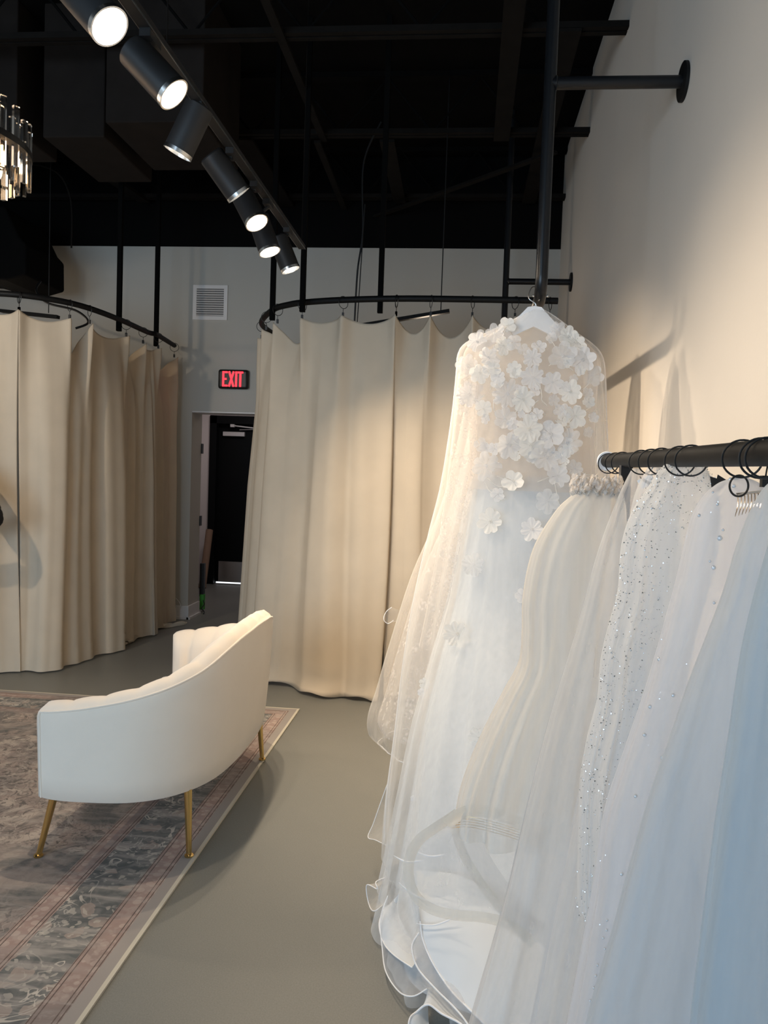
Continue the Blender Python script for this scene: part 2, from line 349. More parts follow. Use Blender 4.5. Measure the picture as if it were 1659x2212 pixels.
# hall beyond the opening
HY = 9.9
b = MB(); b.span((-3.42, YB+.3, 0), (-3.36, HY, 2.7)); struct('wall_hall_left', b, M_hallw)
b = MB(); b.span((-1.5, YB+.3, 0), (-1.4, HY, 2.7)); struct('wall_hall_right', b, M_hallw)
DX0, DX1, DZ = -3.215, -2.2, 2.155
b = MB(); b.span((-3.42, HY, 0), (DX0, HY+.15, 2.7)); b.span((DX1, HY, 0), (-1.4, HY+.15, 2.7)); b.span((DX0, HY, DZ), (DX1, HY+.15, 2.7)); struct('wall_hall_back', b, M_hallw)
b = MB(); b.span((-3.42, YB+.3, 2.6), (-1.4, HY+.1, 2.7)); struct('ceiling_hall', b, M_hallw)
b = MB(); b.span((-3.5, HY+.35, -.1), (-1.4, HY+.45, 2.7)); struct('wall_outside', b, M_doorb)
def skirting(name, a, bb, nrm):
    m = MB(); a = Vector(a); bb = Vector(bb); nrm = Vector(nrm)
    p = [a, bb, bb+nrm*.018, a+nrm*.018]
    lo = [q for q in p]; hi = [q+Vector((0, 0, .13)) for q in p]
    m.add(lo+hi, [(0, 1, 2, 3), (4, 7, 6, 5), (0, 4, 5, 1), (1, 5, 6, 2), (2, 6, 7, 3), (3, 7, 4, 0)])
    p2 = [a, bb, bb+nrm*.035, a+nrm*.035]; hi = [q+Vector((0, 0, .022)) for q in p2]
    m.add(p2+hi, [(0, 1, 2, 3), (4, 7, 6, 5), (0, 4, 5, 1), (1, 5, 6, 2), (2, 6, 7, 3), (3, 7, 4, 0)])
    struct(name, m, M_trimw)
skirting('baseboard_back', (XL, YB, 0), (OX0, YB, 0), (0, -1, 0))
skirting('baseboard_jamb', (OX0, YB-.035, 0), (OX0, YB+.3, 0), (1, 0, 0))
skirting('baseboard_hall', (-3.36, HY, 0), (DX0-.02, HY, 0), (0, -1, 0))
skirting('baseboard_right', (W, YF, 0), (W, YB, 0), (-1, 0, 0))
skirting('baseboard_back_right', (OX1, YB, 0), (W, YB, 0), (0, -1, 0))
# casing of the opening: thin white lining with two black hinge plates
b = MB(); b.span((OX0, YB+.002, OZ-.012), (OX1, YB+.3, OZ)); struct('trim_1', b, M_trimw)
for z, lab in ((1.68, 'upper black hinge plate on the edge of the white doorway jamb'), (.95, 'lower black hinge plate on the edge of the white doorway jamb')):
    hg = MB(); hg.span((OX0-.002, YB+.285, z-.05), (OX0+.012, YB+.33, z+.05)); tag(hg.build('hinge_plate', M_ring, smooth=False), lab, 'hinge', 'hinge plates on the doorway jamb')
# exit door
b = MB(); b.span((DX0, HY-.03, 0), (DX0+.09, HY+.12, DZ)); b.span((DX1-.09, HY-.03, 0), (DX1, HY+.12, DZ)); b.span((DX0, HY-.03, DZ-.1), (DX1, HY+.12, DZ)); 
dr = struct('door_1', b, M_doorb)
b = MB(); b.span((DX0+.09, HY+.07, .012), (DX1-.09, HY+.11, DZ-.1)); b.build('door_leaf', M_doorb, dr, smooth=False)
b = MB(); b.span((DX0+.13, HY+.055, .03), (DX1-.13, HY+.07, .29)); tag(b.build('kick_plate', M_chrome, dr, smooth=False), 'brushed steel kick plate')
b = MB(); b.span((-3.06, HY+.02, 1.90), (-2.78, HY+.07, 1.955)); tag(b.build('door_closer', M_satchrome, dr, smooth=False, bevel=.005), 'silver door closer body')
b = MB(); b.box((-2.92, HY-.02, 2.03), (.05, .05, .035)); b.tube([(-2.9, HY-.02, 2.03), (-2.55, HY+.03, 2.0)], .008, 8); b.tube([(-2.85, HY+.05, 1.985), (-2.55, HY+.02, 2.0)], .006, 8); tag(b.build('closer_arm', M_satchrome, dr), 'silver closer arm')
b = MB(); b.span((DX0+.09, HY+.02, 0), (DX1-.09, HY+.1, .01)); tag(b.build('threshold', M_chrome, dr, smooth=False), 'bright metal threshold')

b = MB(); b.span((DX0+.10, HY+.06, .0105), (DX1-.10, HY+.069, .022)); tag(b.build('door_gap', emis('daylight under the door', (.9, .95, 1.), 1.6), dr, smooth=False), 'line of daylight under the door')
# things leaning in the hall
ct = MB(); ct.tube([(-3.135, HY-.42, .008), (-3.155, HY-.13, .70)], .045, 16); 
tag(ct.build('cardboard_tube', M_card), 'tall brown cardboard tube leaning by the hall wall', 'tube')
bt = thing('spirit_level', 'black and green spirit level standing behind the doorway edge', 'tool', (-2.58, 7.98, 0))
b = MB(); b.span((-2.66, 7.95, .16), (-2.615, 8.0, .50)); b.build('body', M_ring, bt, smooth=False)
b = MB(); b.span((-2.655, 7.94, .02), (-2.61, 8.0, .18)); b.build('end_block', M_green, bt, smooth=False, bevel=.006)
cb = MB(); cb.tube(catmull([(-2.60, 7.90, .13), (-2.585, 7.89, .09), (-2.60, 7.86, .05), (-2.57, 7.85, .02), (-2.56, 7.80, .008)], 24), .006, 6)
tag(cb.build('charger_cable', M_ring), 'short black cable on the floor behind the doorway jamb', 'cable')
wc = MB(); wc.tube(catmull([(-2.76, YB-.03, .22), (-2.70, YB-.05, .17), (-2.69, YB-.05, .12), (-2.75, YB-.05, .07), (-2.82, YB-.05, .012)], 24), .003, 6)
tag(wc.build('white_cord', M_trimw), 'thin white cord looping over the baseboard beside the doorway', 'cord')

# exit sign
ex = thing('exit_sign', 'black box exit sign with glowing red letters above the doorway', 'sign', (-2.22, YB, 2.345))
b = MB(); b.box((-2.22, YB-.03, 2.345), (.295, .055, .185)); b.build('sign_box', M_ring, ex, bevel=.022)
def glyph(mb, strokes, x0, w, h, zc, y, t=.018):
    for (ax, az, bx, bz) in strokes:
        a = Vector((x0+ax*w, y, zc+(az-.5)*h)); c = Vector((x0+bx*w, y, zc+(bz-.5)*h)); d = (c-a); n = Vector((d.z, 0, -d.x)).normalized()*t/2; e = d.normalized()*t/2*0
        o = Vector((0, .006, 0)); q = [a-n-e, a+n-e, c+n+e, c-n+e]
        mb.add([v-o for v in q]+[v+o for v in q], [(0, 1, 2, 3), (4, 7, 6, 5), (0, 4, 5, 1), (1, 5, 6, 2), (2, 6, 7, 3), (3, 7, 4, 0)])
GL = {'E': [(.12, 0, .12, 1), (0, .94, 1, .94), (0, .5, .8, .5), (0, .06, 1, .06)], 'X': [(.08, 0, .92, 1), (.92, 0, .08, 1)], 'I': [(.5, 0, .5, 1)], 'T': [(.5, 0, .5, 1), (0, .94, 1, .94)]}
for ch, x0, w in (('E', -2.318, .048), ('X', -2.26, .054), ('I', -2.196, .02), ('T', -2.172, .054)):
    b = MB(); glyph(b, GL[ch], x0, w, .145, 2.345, YB-.06, .017); tag(b.build('letter', M_red, ex, smooth=False), 'glowing red letter '+ch)
# wall vent
vt = thing('wall_vent', 'white louvred vent grille high on the back wall', 'vent', (-2.475, YB, 3.075))
b = MB()
b.span((-2.645, YB-.015, 2.91), (-2.305, YB, 2.945)); b.span((-2.645, YB-.015, 3.205), (-2.305, YB, 3.24)); b.span((-2.645, YB-.015, 2.945), (-2.61, YB, 3.205)); b.span((-2.34, YB-.015, 2.945), (-2.305, YB, 3.205))
b.build('vent_frame', M_trimw, vt, smooth=False)
b = MB(); b.span((-2.62, YB-.004, 2.93), (-2.33, YB-.001, 3.22)); b.build('vent_back', M_ring, vt, smooth=False)
b = MB()
for i in range(12): b.box((-2.475, YB-.010, 2.955+i*.0215), (.27, .014, .007), Matrix.Rotation(math.radians(-30), 3, 'X'))
b.build('louvres', M_trimw, vt, smooth=False)

# ------------------------------------------------------------------ ceiling works
names = ['nearest the back wall', 'second from the back wall', 'third from the back wall', 'fourth from the back wall', 'fifth from the back wall, overhead']
for i, y in enumerate((7.36, 6.0, 4.65, 3.3, 1.95)):
    t = thing('ceiling_joist', 'black open web steel ceiling joist, '+names[i], 'joist', (-2.7, y, 4.0), 'steel joists under the black ceiling')
    b = MB(); b.span((XL, y-.045, 4.0), (W, y-.008, 4.035)); b.span((XL, y+.008, 4.0), (W, y+.045, 4.035)); b.build('bottom_chord', M_steel, t, smooth=False)
    b = MB(); b.span((XL, y-.045, 4.41), (W, y+.045, 4.449)); b.build('top_chord', M_black, t, smooth=False)
    b = MB(); x = XL+.1; k = 0
    while x < W-.35:
        b.tube([(x, y, 4.02 if k % 2 else 4.42), (x+.34, y, 4.42 if k % 2 else 4.02)], .009, 6, cap=False); x += .34; k += 1
    b.build('web', M_black, t)
def bar(name, label, cat, a, c, w, h, mat=M_steel, group=None):
    a, c = Vector(a), Vector(c); d = c-a; q = d.to_track_quat('Y', 'Z').to_matrix(); m = MB(); m.box((a+c)/2, (w, d.length, h), q)
    return tag(m.build(name, mat, smooth=False), label, cat, group)
G = 'dark bracing between the joists'
bar('ceiling_brace', 'wide dark metal strip running between ceiling joists beside the near pipe', 'brace', (.16, 2.2, 3.985), (.19, 6.05, 3.985), .115, .02, group=G)
bar('ceiling_brace', 'wide dark metal strip under the ceiling nearest the right wall', 'brace', (.50, 4.6, 3.985), (.50, 7.4, 3.985), .12, .02, group=G)
bar('ceiling_brace', 'dark strip above the curved rod of the right curtain', 'brace', (-.66, 6.05, 3.985), (-.67, 7.4, 3.985), .11, .02, group=G)
bar('ceiling_brace', 'dark strip beside the far end of the lamp track', 'brace', (-1.75, 6.0, 3.985), (-1.75, 7.5, 3.985), .14, .02, group=G)
bar('ceiling_conduit', 'thin paired conduit running back across two ceiling joists right of the lamp track', 'conduit', (-1.14, 2.0, 3.99), (-1.14, 6.05, 3.99), .05, .02)
bar('ceiling_conduit', 'shorter conduit running back from the second joist to the back wall', 'conduit', (-1.18, 6.0, 3.96), (-1.20, 7.5, 3.96), .05, .02)
bar('ceiling_angle', 'long diagonal steel angle crossing under the far joists', 'brace', aZ(660, 522, 3.9), aZ(1200, 328, 3.9), .05, .02)
bar('ceiling_angle', 'dark beam running back left of the lamp track', 'brace', (-3.4, 4.65, 3.99), (-3.1, 7.4, 3.99), .10, .03)
# ducts
b = MB(); b.span((-2.80, 5.03, 3.6), (-2.385, 5.83, 4.45)); b.cm = 0
tag(b.build('air_duct', M_duct, smooth=False, bevel=.01), 'large dark brown rectangular air duct hanging upper left', 'duct')
b = MB(); b.span((-2.28, 4.82, 3.6), (-1.66, 5.6, 4.45)); tag(b.build('air_duct', M_duct, smooth=False, bevel=.01), 'lower dark rectangular duct beside the large one, behind the lamp track', 'duct')
b = MB(); b.span((-4.6, 4.98, 3.62), (-2.95, 5.5, 4.45)); tag(b.build('air_duct', M_duct, smooth=False, bevel=.01), 'dim duct left of the large one, above the chandelier', 'duct')
# black air unit
ac = thing('air_handler', 'black wrapped air unit hanging in the back left corner', 'air unit', (-4.3, 6.9, 3.2))
b = MB(); pts = [(-3.41, 3.29), (-3.47, 3.35), (-3.6, 3.60), (-5.2, 3.62), (-5.3, 3.2), (-4.4, 3.085), (-3.98, 3.06), (-3.75, 3.0), (-3.58, 2.99), (-3.405, 3.04)]
n_ = len(pts); vs = [(x-.26, 6.35, z) for x, z in pts]+[(x-.26, 7.0, z) for x, z in pts]
b.add(vs, [tuple(range(n_)), tuple(range(2*n_-1, n_-1, -1))]+[(i, i+n_, (i+1) % n_+n_, (i+1) % n_) for i in range(n_)])
b.build('housing', M_black, ac, smooth=False, bevel=.02)
b = MB()
for i in range(9): b.span((-4.5, 6.32, 3.24+i*.03), (-3.98, 6.352, 3.252+i*.03))
b.build('louvres', M_duct, ac, smooth=False)
b = MB(); b.tube(catmull([(-3.62, 6.5, 3.02), (-3.60, 6.4, 2.92), (-3.45, 6.3, 2.80), (-3.15, 6.2, 2.72), (-3.02, 6.15, 2.62), (-3.1, 6.1, 2.56)], 40), .009, 8); b.build('cable', M_ring, ac)
b = MB(); b.tube(catmull([(-4.2, 6.4, 3.95), (-3.5, 6.3, 3.9), (-3.3, 6.35, 3.7), (-3.35, 6.5, 3.3)], 30), .007, 6); b.build('hose', M_steel, ac)

# ------------------------------------------------------------------ lamp track
TX, TZ = -1.03, 2.86
bar_ = MB(); bar_.span((TX-.02, .2, TZ-.012), (TX+.02, 4.86, TZ+.012))
tr = thing('light_track', 'long black lighting track hanging across the upper left', 'light track', (TX, 2.5, TZ))
bar_.build('rail', M_can, tr, smooth=False)
b = MB()
for dx in (-.021, .019): b.span((TX+dx, .2, TZ-.013), (TX+dx+.002, 4.86, TZ-.008))
b.build('rail_edge', M_chrome, tr, smooth=False)
for y in (2.62, 4.84): b = MB(); b.tube([(TX, y, TZ), (TX, y, ZC)], .0025, 6); b.build('hanging_wire', M_steel, tr)
def campart(px, py, dx, dy, c):
    d = ray(px, py); r = (RT-d*RT.dot(d)).normalized(); u = (UP-d*UP.dot(d)-r*UP.dot(r)).normalized(); k = math.hypot(dx, dy); s = math.sqrt(1-c*c)
    return (r*(dx/k)*s-u*(dy/k)*s-d*c).normalized()
LAMPS = [((237, 58), (60, 75), .72, 'nearest and brightest black track spotlight at the top left'),
         ((376, 205), (76, 85), .5, 'second black track spotlight, glowing, aimed right'),
         ((383, 332), (-52, 85), .12, 'third track spotlight, aimed down to the left'),
         ((517, 422), (52, 77), .08, 'fourth track spotlight, its glowing face turned away'),
         ((555, 482), (30, 60), .6, 'fifth track spotlight, glowing between two darker ones'),
         ((583, 545), (14, 45), .42, 'sixth track spotlight, second from the far end of the track'),
         ((628, 584), (20, 54), .25, 'last track spotlight at the far end of the track')]
LD = .055; LL = .195
for i, ((px, py), (dx, dy), c, lab) in enumerate(LAMPS):
    d = ray(px, py); A = EYE+d*(TX+(.04, .08, -.09, .02, .02, .02, .02)[i])/d.x; ax = campart(px, py, dx, dy, c)
    B = A-ax*LL
    t = thing('track_spotlight', lab, 'spotlight', A, 'spotlights along the ceiling track')
    b = MB(); b.lathe(B, ax, [(0, .001), (0, LD*.9), (.006, LD), (LL-.012, LD), (LL-.012, LD-.004), (.1, LD-.006), (.1, .001)], 36); b.build('can', M_can, t)
    b = MB(); b.lathe(B, ax, [(LL-.014, LD+.001), (LL, LD+.001), (LL, LD-.004), (LL-.03, LD-.008)], 36); b.build('rim', M_cans, t)
    b = MB(); b.lathe(B, ax, [(LL-.03, LD-.007), (LL-.032, .001)], 32); b.build('lens', M_lamp, t)
    mid = B+ax*.05; top = Vector((TX, mid.y, TZ-.01))
    b = MB(); b.tube([mid, mid+Vector((0, 0, LD+.01)), top-Vector((0, 0, .03)), top], .009, 10); b.box(top-Vector((0, 0, .012)), (.035, .09, .03)); b.build('adapter', M_can, t)
    ld = bpy.data.lights.new('spot', 'SPOT'); ld.energy = (55, 60, 60, 150, 70, 60, 55)[i]; ld.color = (1., .80, .58); ld.spot_size = math.radians(95); ld.spot_blend = .8; ld.shadow_soft_size = .018
    lo = bpy.data.objects.new('spot_beam', ld); COL.objects.link(lo); lo.location = A+ax*.015; lo.rotation_euler = (-ax).to_track_quat('Z', 'Y').to_euler()
for (x, y, z, tx, ty, tz, e) in ((TX, 1.2, 2.65, .8, 1.6, 2.3, 32), (-3.2, 3.0, 2.8, -2.9, 5.6, 1.2, 85), (-3.4, 4.2, 2.8, -2.2, 3.2, 0, 60)):  # extra unseen spots without lamp bodies, added only to light the room
    ld = bpy.data.lights.new('spot', 'SPOT'); ld.energy = e; ld.color = (1., .80, .58); ld.spot_size = math.radians(95); ld.spot_blend = .8; ld.shadow_soft_size = .04
    lo = bpy.data.objects.new('spot_beam', ld); COL.objects.link(lo); lo.location = (x, y, z); d = Vector((tx, ty, tz))-Vector((x, y, z)); lo.rotation_euler = (-d).to_track_quat('Z', 'Y').to_euler()

# ------------------------------------------------------------------ chandelier
CC = Vector((-1.845, 2.58, 0)); CR = .30
ch = thing('chandelier', 'round crystal rod chandelier with black ring, cut by the left edge', 'chandelier', (CC.x, CC.y, 2.56))
b = MB()
n = 48; vs = []
for k in range(n):
    g = 2*PI*k/n
    for r, z in ((CR+.026, 2.575), (CR+.026, 2.553), (CR-.012, 2.553), (CR-.012, 2.575)): vs.append((CC.x+r*math.cos(g), CC.y+r*math.sin(g), z))
b.add(vs, [(k*4+j, k*4+(j+1) % 4, ((k+1) % n)*4+(j+1) % 4, ((k+1) % n)*4+j) for k in range(n) for j in range(4)])
b.tube([(CC.x-CR, CC.y, 2.56), (CC.x+CR, CC.y, 2.56)], .006, 8); b.tube([(CC.x, CC.y-CR, 2.56), (CC.x, CC.y+CR, 2.56)], .006, 8)
b.build('ring', M_rod, ch, smooth=False)
b = MB(); b.tube([(CC.x, CC.y, 2.56), (CC.x, CC.y, ZC)], .004, 8); b.build('cord', M_ring, ch)
for k in range(60):
    g = 2*PI*k/60+random.uniform(-.03, .03); r = CR-(.016 if k % 2 else -.016); L = random.uniform(.19, .235); zt = 2.56+.115+random.uniform(-.02, .015)
    b = MB(); q = Matrix.Rotation(g+random.uniform(-.5, .5), 3, 'Z'); b.box((CC.x+r*math.cos(g), CC.y+r*math.sin(g), zt-L/2), (.012, .02, L), q); b.build('crystal_rod', M_glass, ch, smooth=False)
for k in range(8):
    g = 2*PI*k/8+.2; b = MB(); b.sphere((CC.x+.23*math.cos(g), CC.y+.23*math.sin(g), 2.54), .022, 12, 8, (1, 1, 1.5)); b.build('bulb', M_bulb, ch)

# ------------------------------------------------------------------ curtain rods
RZ = 2.635
def rod(name, label, pts, posts, wall=None):
    t = thing(name, label, 'curtain rod', (pts[0][0], pts[0][1], RZ))
    P, _ = resample(catmull(pts, 200), 90); b = MB(); b.tube(P, .021, 14); b.build('rod', M_rod, t)
    for (x, y) in posts:
        b = MB(); b.span((x-.017, y-.017, RZ-.085), (x+.017, y+.017, ZC)); b.build('post', M_post, t, smooth=False)
    return P
Lp = [(-4.9, 5.9), (-4.4, 5.35), (-3.85, 5.18)]+[tuple(aZ(px, py, RZ).xy) for px, py in ((0, 634), (100, 645), (180, 662), (260, 691), (320, 718))]+[(-2.70, 6.75), (-2.76, 7.36)]
Lp = [(x, y, RZ) for x, y in Lp]
q0 = aZ(253, 690, RZ); 
PL = rod('curtain_rod', 'curved black curtain rod of the left fitting room', Lp, [(q0.x, q0.y+.035), (-2.745, 6.87)])
Rp = [(-1.60, 7.5)]+[(-1.63, 6.6)]+[tuple(aZ(px, py, RZ).xy) for px, py in ((565, 697), (590, 669), (625, 658), (660, 653), (740, 648), (870, 645), (1040, 647), (1205, 650))]
Rp = [(x, y, RZ) for x, y in Rp]
yr = Rp[-1][1]
PRr = rod('curtain_rod', 'black curtain rod of the right fitting room, straight with a curved corner', Rp, [(aZ(588, 690, RZ-.08).x, aZ(588, 690, RZ-.08).y), (aZ(653, 672, RZ-.08).x, aZ(653, 672, RZ-.08).y), (aZ(812, 657, RZ-.08).x, yr+.04)])
def near_idx(P, px, py):
    best = min(range(len(P)), key=lambda i: abs(proj(P[i])[0]-px)+.2*abs(proj(P[i])[1]-py)); return best
def proj(p):
    q = Vector(p)-EYE; d = q.dot(FW); return 829.5+FPX*q.dot(RT)/d, 1106-FPX*q.dot(UP)/d

def curtain(name, label, path, clips, group, flare=.0, seed=0, sags=None, amp=.05, bottom=.012, sagk=.16, outward=1, puddle=0, wl=.36):
    """path: 3-D points of the rod stretch; clips: fractions along it"""
    rnd = random.Random(seed)
    P, Ltot = resample(path, 1+int(220)); NS = len(P); NT = 90
    T = np.gradient(P, axis=0); T /= np.linalg.norm(T, axis=1)[:, None]
    Nn = np.stack([T[:, 1], -T[:, 0], np.zeros(NS)], 1)*outward
    s = np.linspace(0, Ltot, NS)
    cl = [c*Ltot for c in clips]
    ph = [rnd.uniform(0, 6.28) for _ in range(6)]
    warp = s+.05*np.sin(s*2.1+ph[0])+.035*np.sin(s*5.3+ph[1])
    fold = np.sin(warp*2*PI/wl+ph[2])*.55+np.sin(warp*2*PI/(wl*1.9)+ph[3])*.7+.25*np.sin(warp*2*PI/(wl*.47)+ph[4])
    fold = np.sign(fold)*np.abs(fold)**.75
    gap = np.zeros(NS); gs = np.zeros(NS); clipw = np.zeros(NS)
    for i in range(NS):
        lo = max([c for c in cl if c <= s[i]+1e-6], default=None); hi = min([c for c in cl if c > s[i]+1e-6], default=None)
        if lo is None: lo = cl[0]-.15
        if hi is None: hi = cl[-1]+.15
        u = (s[i]-lo)/(hi-lo); gs[i] = hi-lo; sk_ = .3 if s[i] < cl[0] else ((sags[min(max(0, sum(c <= s[i]+1e-6 for c in cl)-1), len(sags)-1)]/sagk) if sags else .5)
        gap[i] = math.sin(PI*min(max(u, 0), 1))**.85*sk_
        clipw[i] = math.exp(-((min(s[i]-lo, hi-s[i]))/.035)**2)
    vs = []
    zt0 = RZ-.105
    for j in range(NT):
        t = (j/(NT-1))**1.15
        for i in range(NS):
            top = zt0-sagk*gap[i]
            z = top+(bottom-top)*t
            a = amp*(.25+.75*min(1, t*2.2))
            dsp = a*fold[i]+.11*flare*t*0
            # scoop under each sagging stretch, pinched pleats radiating from each clip
            sc = .16*gap[i]*math.exp(-((zt0-z)/.34)**2)
            dsp = dsp*(1-.7*math.exp(-((zt0-z)/.22)**2))-sc*.6+.035*clipw[i]*math.exp(-((zt0-z)/.5)**2)
            dsp += flare*t**1.3
            p = P[i]+Nn[i]*dsp+T[i]*(.035*math.sin(3*t+s[i]*7+ph[5])*t)
            if puddle and z < .10:
                p = p+Nn[i]*(puddle*(1-z/.10)*(.6+.4*math.sin(s[i]*13+ph[1]))); z = max(z, .012+.02*(math.sin(s[i]*23+ph[0])+1)*(.5+.5*math.cos(t*300)))
            vs.append((p[0], p[1], z))
    fs = [(j*NS+i, (j+1)*NS+i, (j+1)*NS+i+1, j*NS+i+1) for j in range(NT-1) for i in range(NS-1)]
    t0 = thing(name, label, 'curtain', (float(P[NS//2][0]), float(P[NS//2][1]), 0), group)
    o = link('fabric', vs, fs, M_curtain, t0)
    sd = o.modifiers.new('t', 'SOLIDIFY'); sd.thickness = .003
    # hem: doubled band
    jm = int(NT*.955); hv = [Vector(vs[j*NS+i])+Vector(Nn[i])*.004 for j in range(jm, NT-(6 if puddle else 0)) for i in range(NS)]; nj = len(hv)//NS
    link('hem', hv, [(j*NS+i, (j+1)*NS+i, (j+1)*NS+i+1, j*NS+i+1) for j in range(nj-1) for i in range(NS-1)], M_curtain, t0)
    # rings and clips: they slide with the curtain
    for c in clips:
        i = min(NS-1, int(round(c*(NS-1)))); p = Vector(P[i]); tt = Vector(T[i]); tt = (tt+Vector((rnd.uniform(-.5, .5), rnd.uniform(-.5, .5), 0))).normalized()
        b = MB(); b.torus(p-Vector((0, 0, .017)), tt, .040, .0022, 28, 6); r = b.build('ring', M_ring, t0)
        b = MB(); b.tube([p-Vector((0, 0, .057)), p-Vector((0, 0, .085))], .002, 6); b.box(p-Vector((0, 0, .097)), (.014, .014, .028)); b.build('clip', M_ring, r, smooth=False)
    return t0
def sub(P, a, c): return P[a:c+1]
def fr(P, i0, i1, pxs):
    d = np.r_[0, np.cumsum(np.linalg.norm(np.diff(P[i0:i1+1], axis=0), axis=1))]
    out = []
    for px, py in pxs: k = min(range(i0, i1+1), key=lambda i: abs(proj(P[i])[0]-px)+.5*abs(proj(P[i])[1]-py)); out.append(d[k-i0]/d[-1])
    return sorted(set(out))
i47 = near_idx(PL, 47, 641); GR = 'canvas fitting room curtains'
curtain('fitting_room_curtain', 'cream canvas curtain panel at the left edge of the picture', sub(PL, 12, i47), [0, .2, .42, .62, .82, 1], GR, seed=3, amp=.045, outward=-1 if False else 1, sagk=.06)
i0 = i47; i1 = len(PL)-1
cf = fr(PL, i0, i1, [(49, 641), (149, 655), (192, 666), (274, 697), (312, 713), (341, 726), (377, 744)])
curtain('fitting_room_curtain', 'wide cream canvas curtain panel of the left fitting room, swagged between its clips', sub(PL, i0, i1), cf, GR, seed=5, amp=.05, flare=.03, sagk=.15, sags=[.05, .24, .06, .17, .04, .18, .05])
i859 = near_idx(PRr, 855, 645); a0 = near_idx(PRr, 566, 697)
st = max(0, a0-14)
cf = fr(PRr, st, i859, [(562, 700), (577, 684), (601, 665), (655, 653), (740, 648), (851, 645)])
curtain('fitting_room_curtain', 'broad cream canvas curtain panel right of the doorway, behind the sofa', sub(PRr, st, i859), [0]+cf, GR, seed=9, amp=.05, flare=.10, sagk=.14, puddle=.05, wl=.45, sags=[.1, .04, .06, .15, .035, .05, .05])
cf = fr(PRr, i859, len(PRr)-1, [(864, 645), (933, 645), (1025, 646), (1117, 648), (1184, 650)])
curtain('fitting_room_curtain', 'cream canvas curtain panel behind the floral gown', sub(PRr, i859, len(PRr)-1), cf, GR, seed=11, amp=.05, flare=.06, sagk=.15, puddle=.04, wl=.4, sags=[.11, .13, .08, .05])
# folded end of cloth on the floor at the left room, and the metal foot
b = MB(); P = catmull([aZ(px, py, .03) for px, py in ((262, 1388), (300, 1368), (330, 1352), (362, 1350), (394, 1345))], 40)
vs = []; 
for i, p in enumerate(P):
    for k in range(10):
        g = 2*PI*k/10; w = .055+.015*math.sin(i*.6)+.01*math.sin(i*1.3+k)
        vs.append((p[0]+w*math.cos(g)*.7, p[1]+w*math.cos(g), max(.003, .022+.02*math.sin(g)*(1+.3*math.sin(i*.9)))))
fs = [(i*10+k, i*10+(k+1) % 10, (i+1)*10+(k+1) % 10, (i+1)*10+k) for i in range(39) for k in range(10)]+[tuple(range(10)), tuple(390+k for k in range(9, -1, -1))]
tag(link('folded_cloth', vs, fs, M_curtain), 'fold of cream canvas lying on the floor before the doorway', 'cloth')
f = aZ(254, 1392, 0)
t = thing('floor_bracket', 'small black metal foot with two shiny studs under the left curtain', 'bracket', (f.x, f.y, 0))
b = MB(); b.box((f.x, f.y, .026), (.10, .07, .05), Matrix.Rotation(-.3, 3, 'Z')); b.build('foot', M_ring, t, smooth=False, bevel=.004)
for dx in (-.028, .028): b = MB(); b.sphere((f.x+dx, f.y-.037+dx*.3*-1, .036), .007, 10, 8); b.build('stud', M_chrome, t)
# pendant bars hanging inside the fitting rooms
for (p, q, wx, lab) in ((aY(880, 687, 6.0), aY(971, 672, 6.0), 952, 'thin black bar lamp on a wire inside the right fitting room'), (aY(70, 679, 6.0), aY(126, 685, 6.0), 105, 'thin black bar lamp on a wire inside the left fitting room')):
    t = thing('bar_lamp', lab, 'pendant lamp', (p+q)/2, 'bar lamps inside the fitting rooms')
    q = q+(q-p)*.0; p = p-(q-p)*1.2; d = q-p; b = MB(); b.box((p+q)/2, (.05, d.length, .025), d.to_track_quat('Y', 'Z').to_matrix()); b.build('bar', M_rod, t, smooth=False)
    w = aY(wx, 676, 6.0); b = MB(); b.tube([(w.x, w.y, w.z), (w.x, w.y, ZC)], .004, 6); b.build('wire', M_ring, t)
w = aY(775, 676, 6.0); b = MB(); b.tube(catmull([(w.x-.03, 6.0, 2.6), (w.x-.02, 6.0, 3.0), (w.x+.01, 6.0, 3.3), (w.x+.0, 6.0, 3.8), (w.x+.12, 6.0, 4.1)], 40), .007, 6); b.tube([(w.x-.01, 6.0, 2.6), (w.x+.02, 6.0, 3.5)], .004, 6)
tag(b.build('hanging_cable', M_ring), 'black cable hanging behind the right curtain rod', 'cable')

# ------------------------------------------------------------------ gown rail on the right wall
PX, PY, PY2, EZ, FZ = .29, 3.33, 6.62, 2.235, 3.09
gr = thing('gown_rail', 'black steel pipe gown rail braced to the right wall', 'rail', (PX, PY, EZ))
b = MB()
def elbow(y, dy):
    pts = [(PX, y, ZC), (PX, y, EZ+.09)]
    for k in range(1, 9): g = PI/2*k/8; pts.append((PX, y+dy*.09*(1-math.cos(g)), EZ+.09-.09*math.sin(g)))
    return pts
b.tube(elbow(PY, 1)+elbow(PY2, -1)[::-1][0:], .025, 24); b.build('pipe', M_pipe, gr)
for y in (PY, PY2):
    b = MB(); b.tube([(PX, y, FZ), (W-.012, y, FZ)], .0245, 20); b.torus((PX+.024, y, FZ), (1, 0, 0), .0255, .004, 20, 6); br = b.build('brace', M_pipe, gr)
    b = MB(); b.lathe((W-.001, y, FZ), (-1, 0, 0), [(0, .001), (0, .075), (.012, .075), (.014, .072), (.014, .001)], 32); b.build('flange', M_rod, br)
for k in range(2):
    b = MB(); b.sphere((PX-.028 if k == 0 else PX+.028, PY+.02+.0*k, EZ+.012), .005, 8, 6); b.build('bolt', M_chrome, gr)

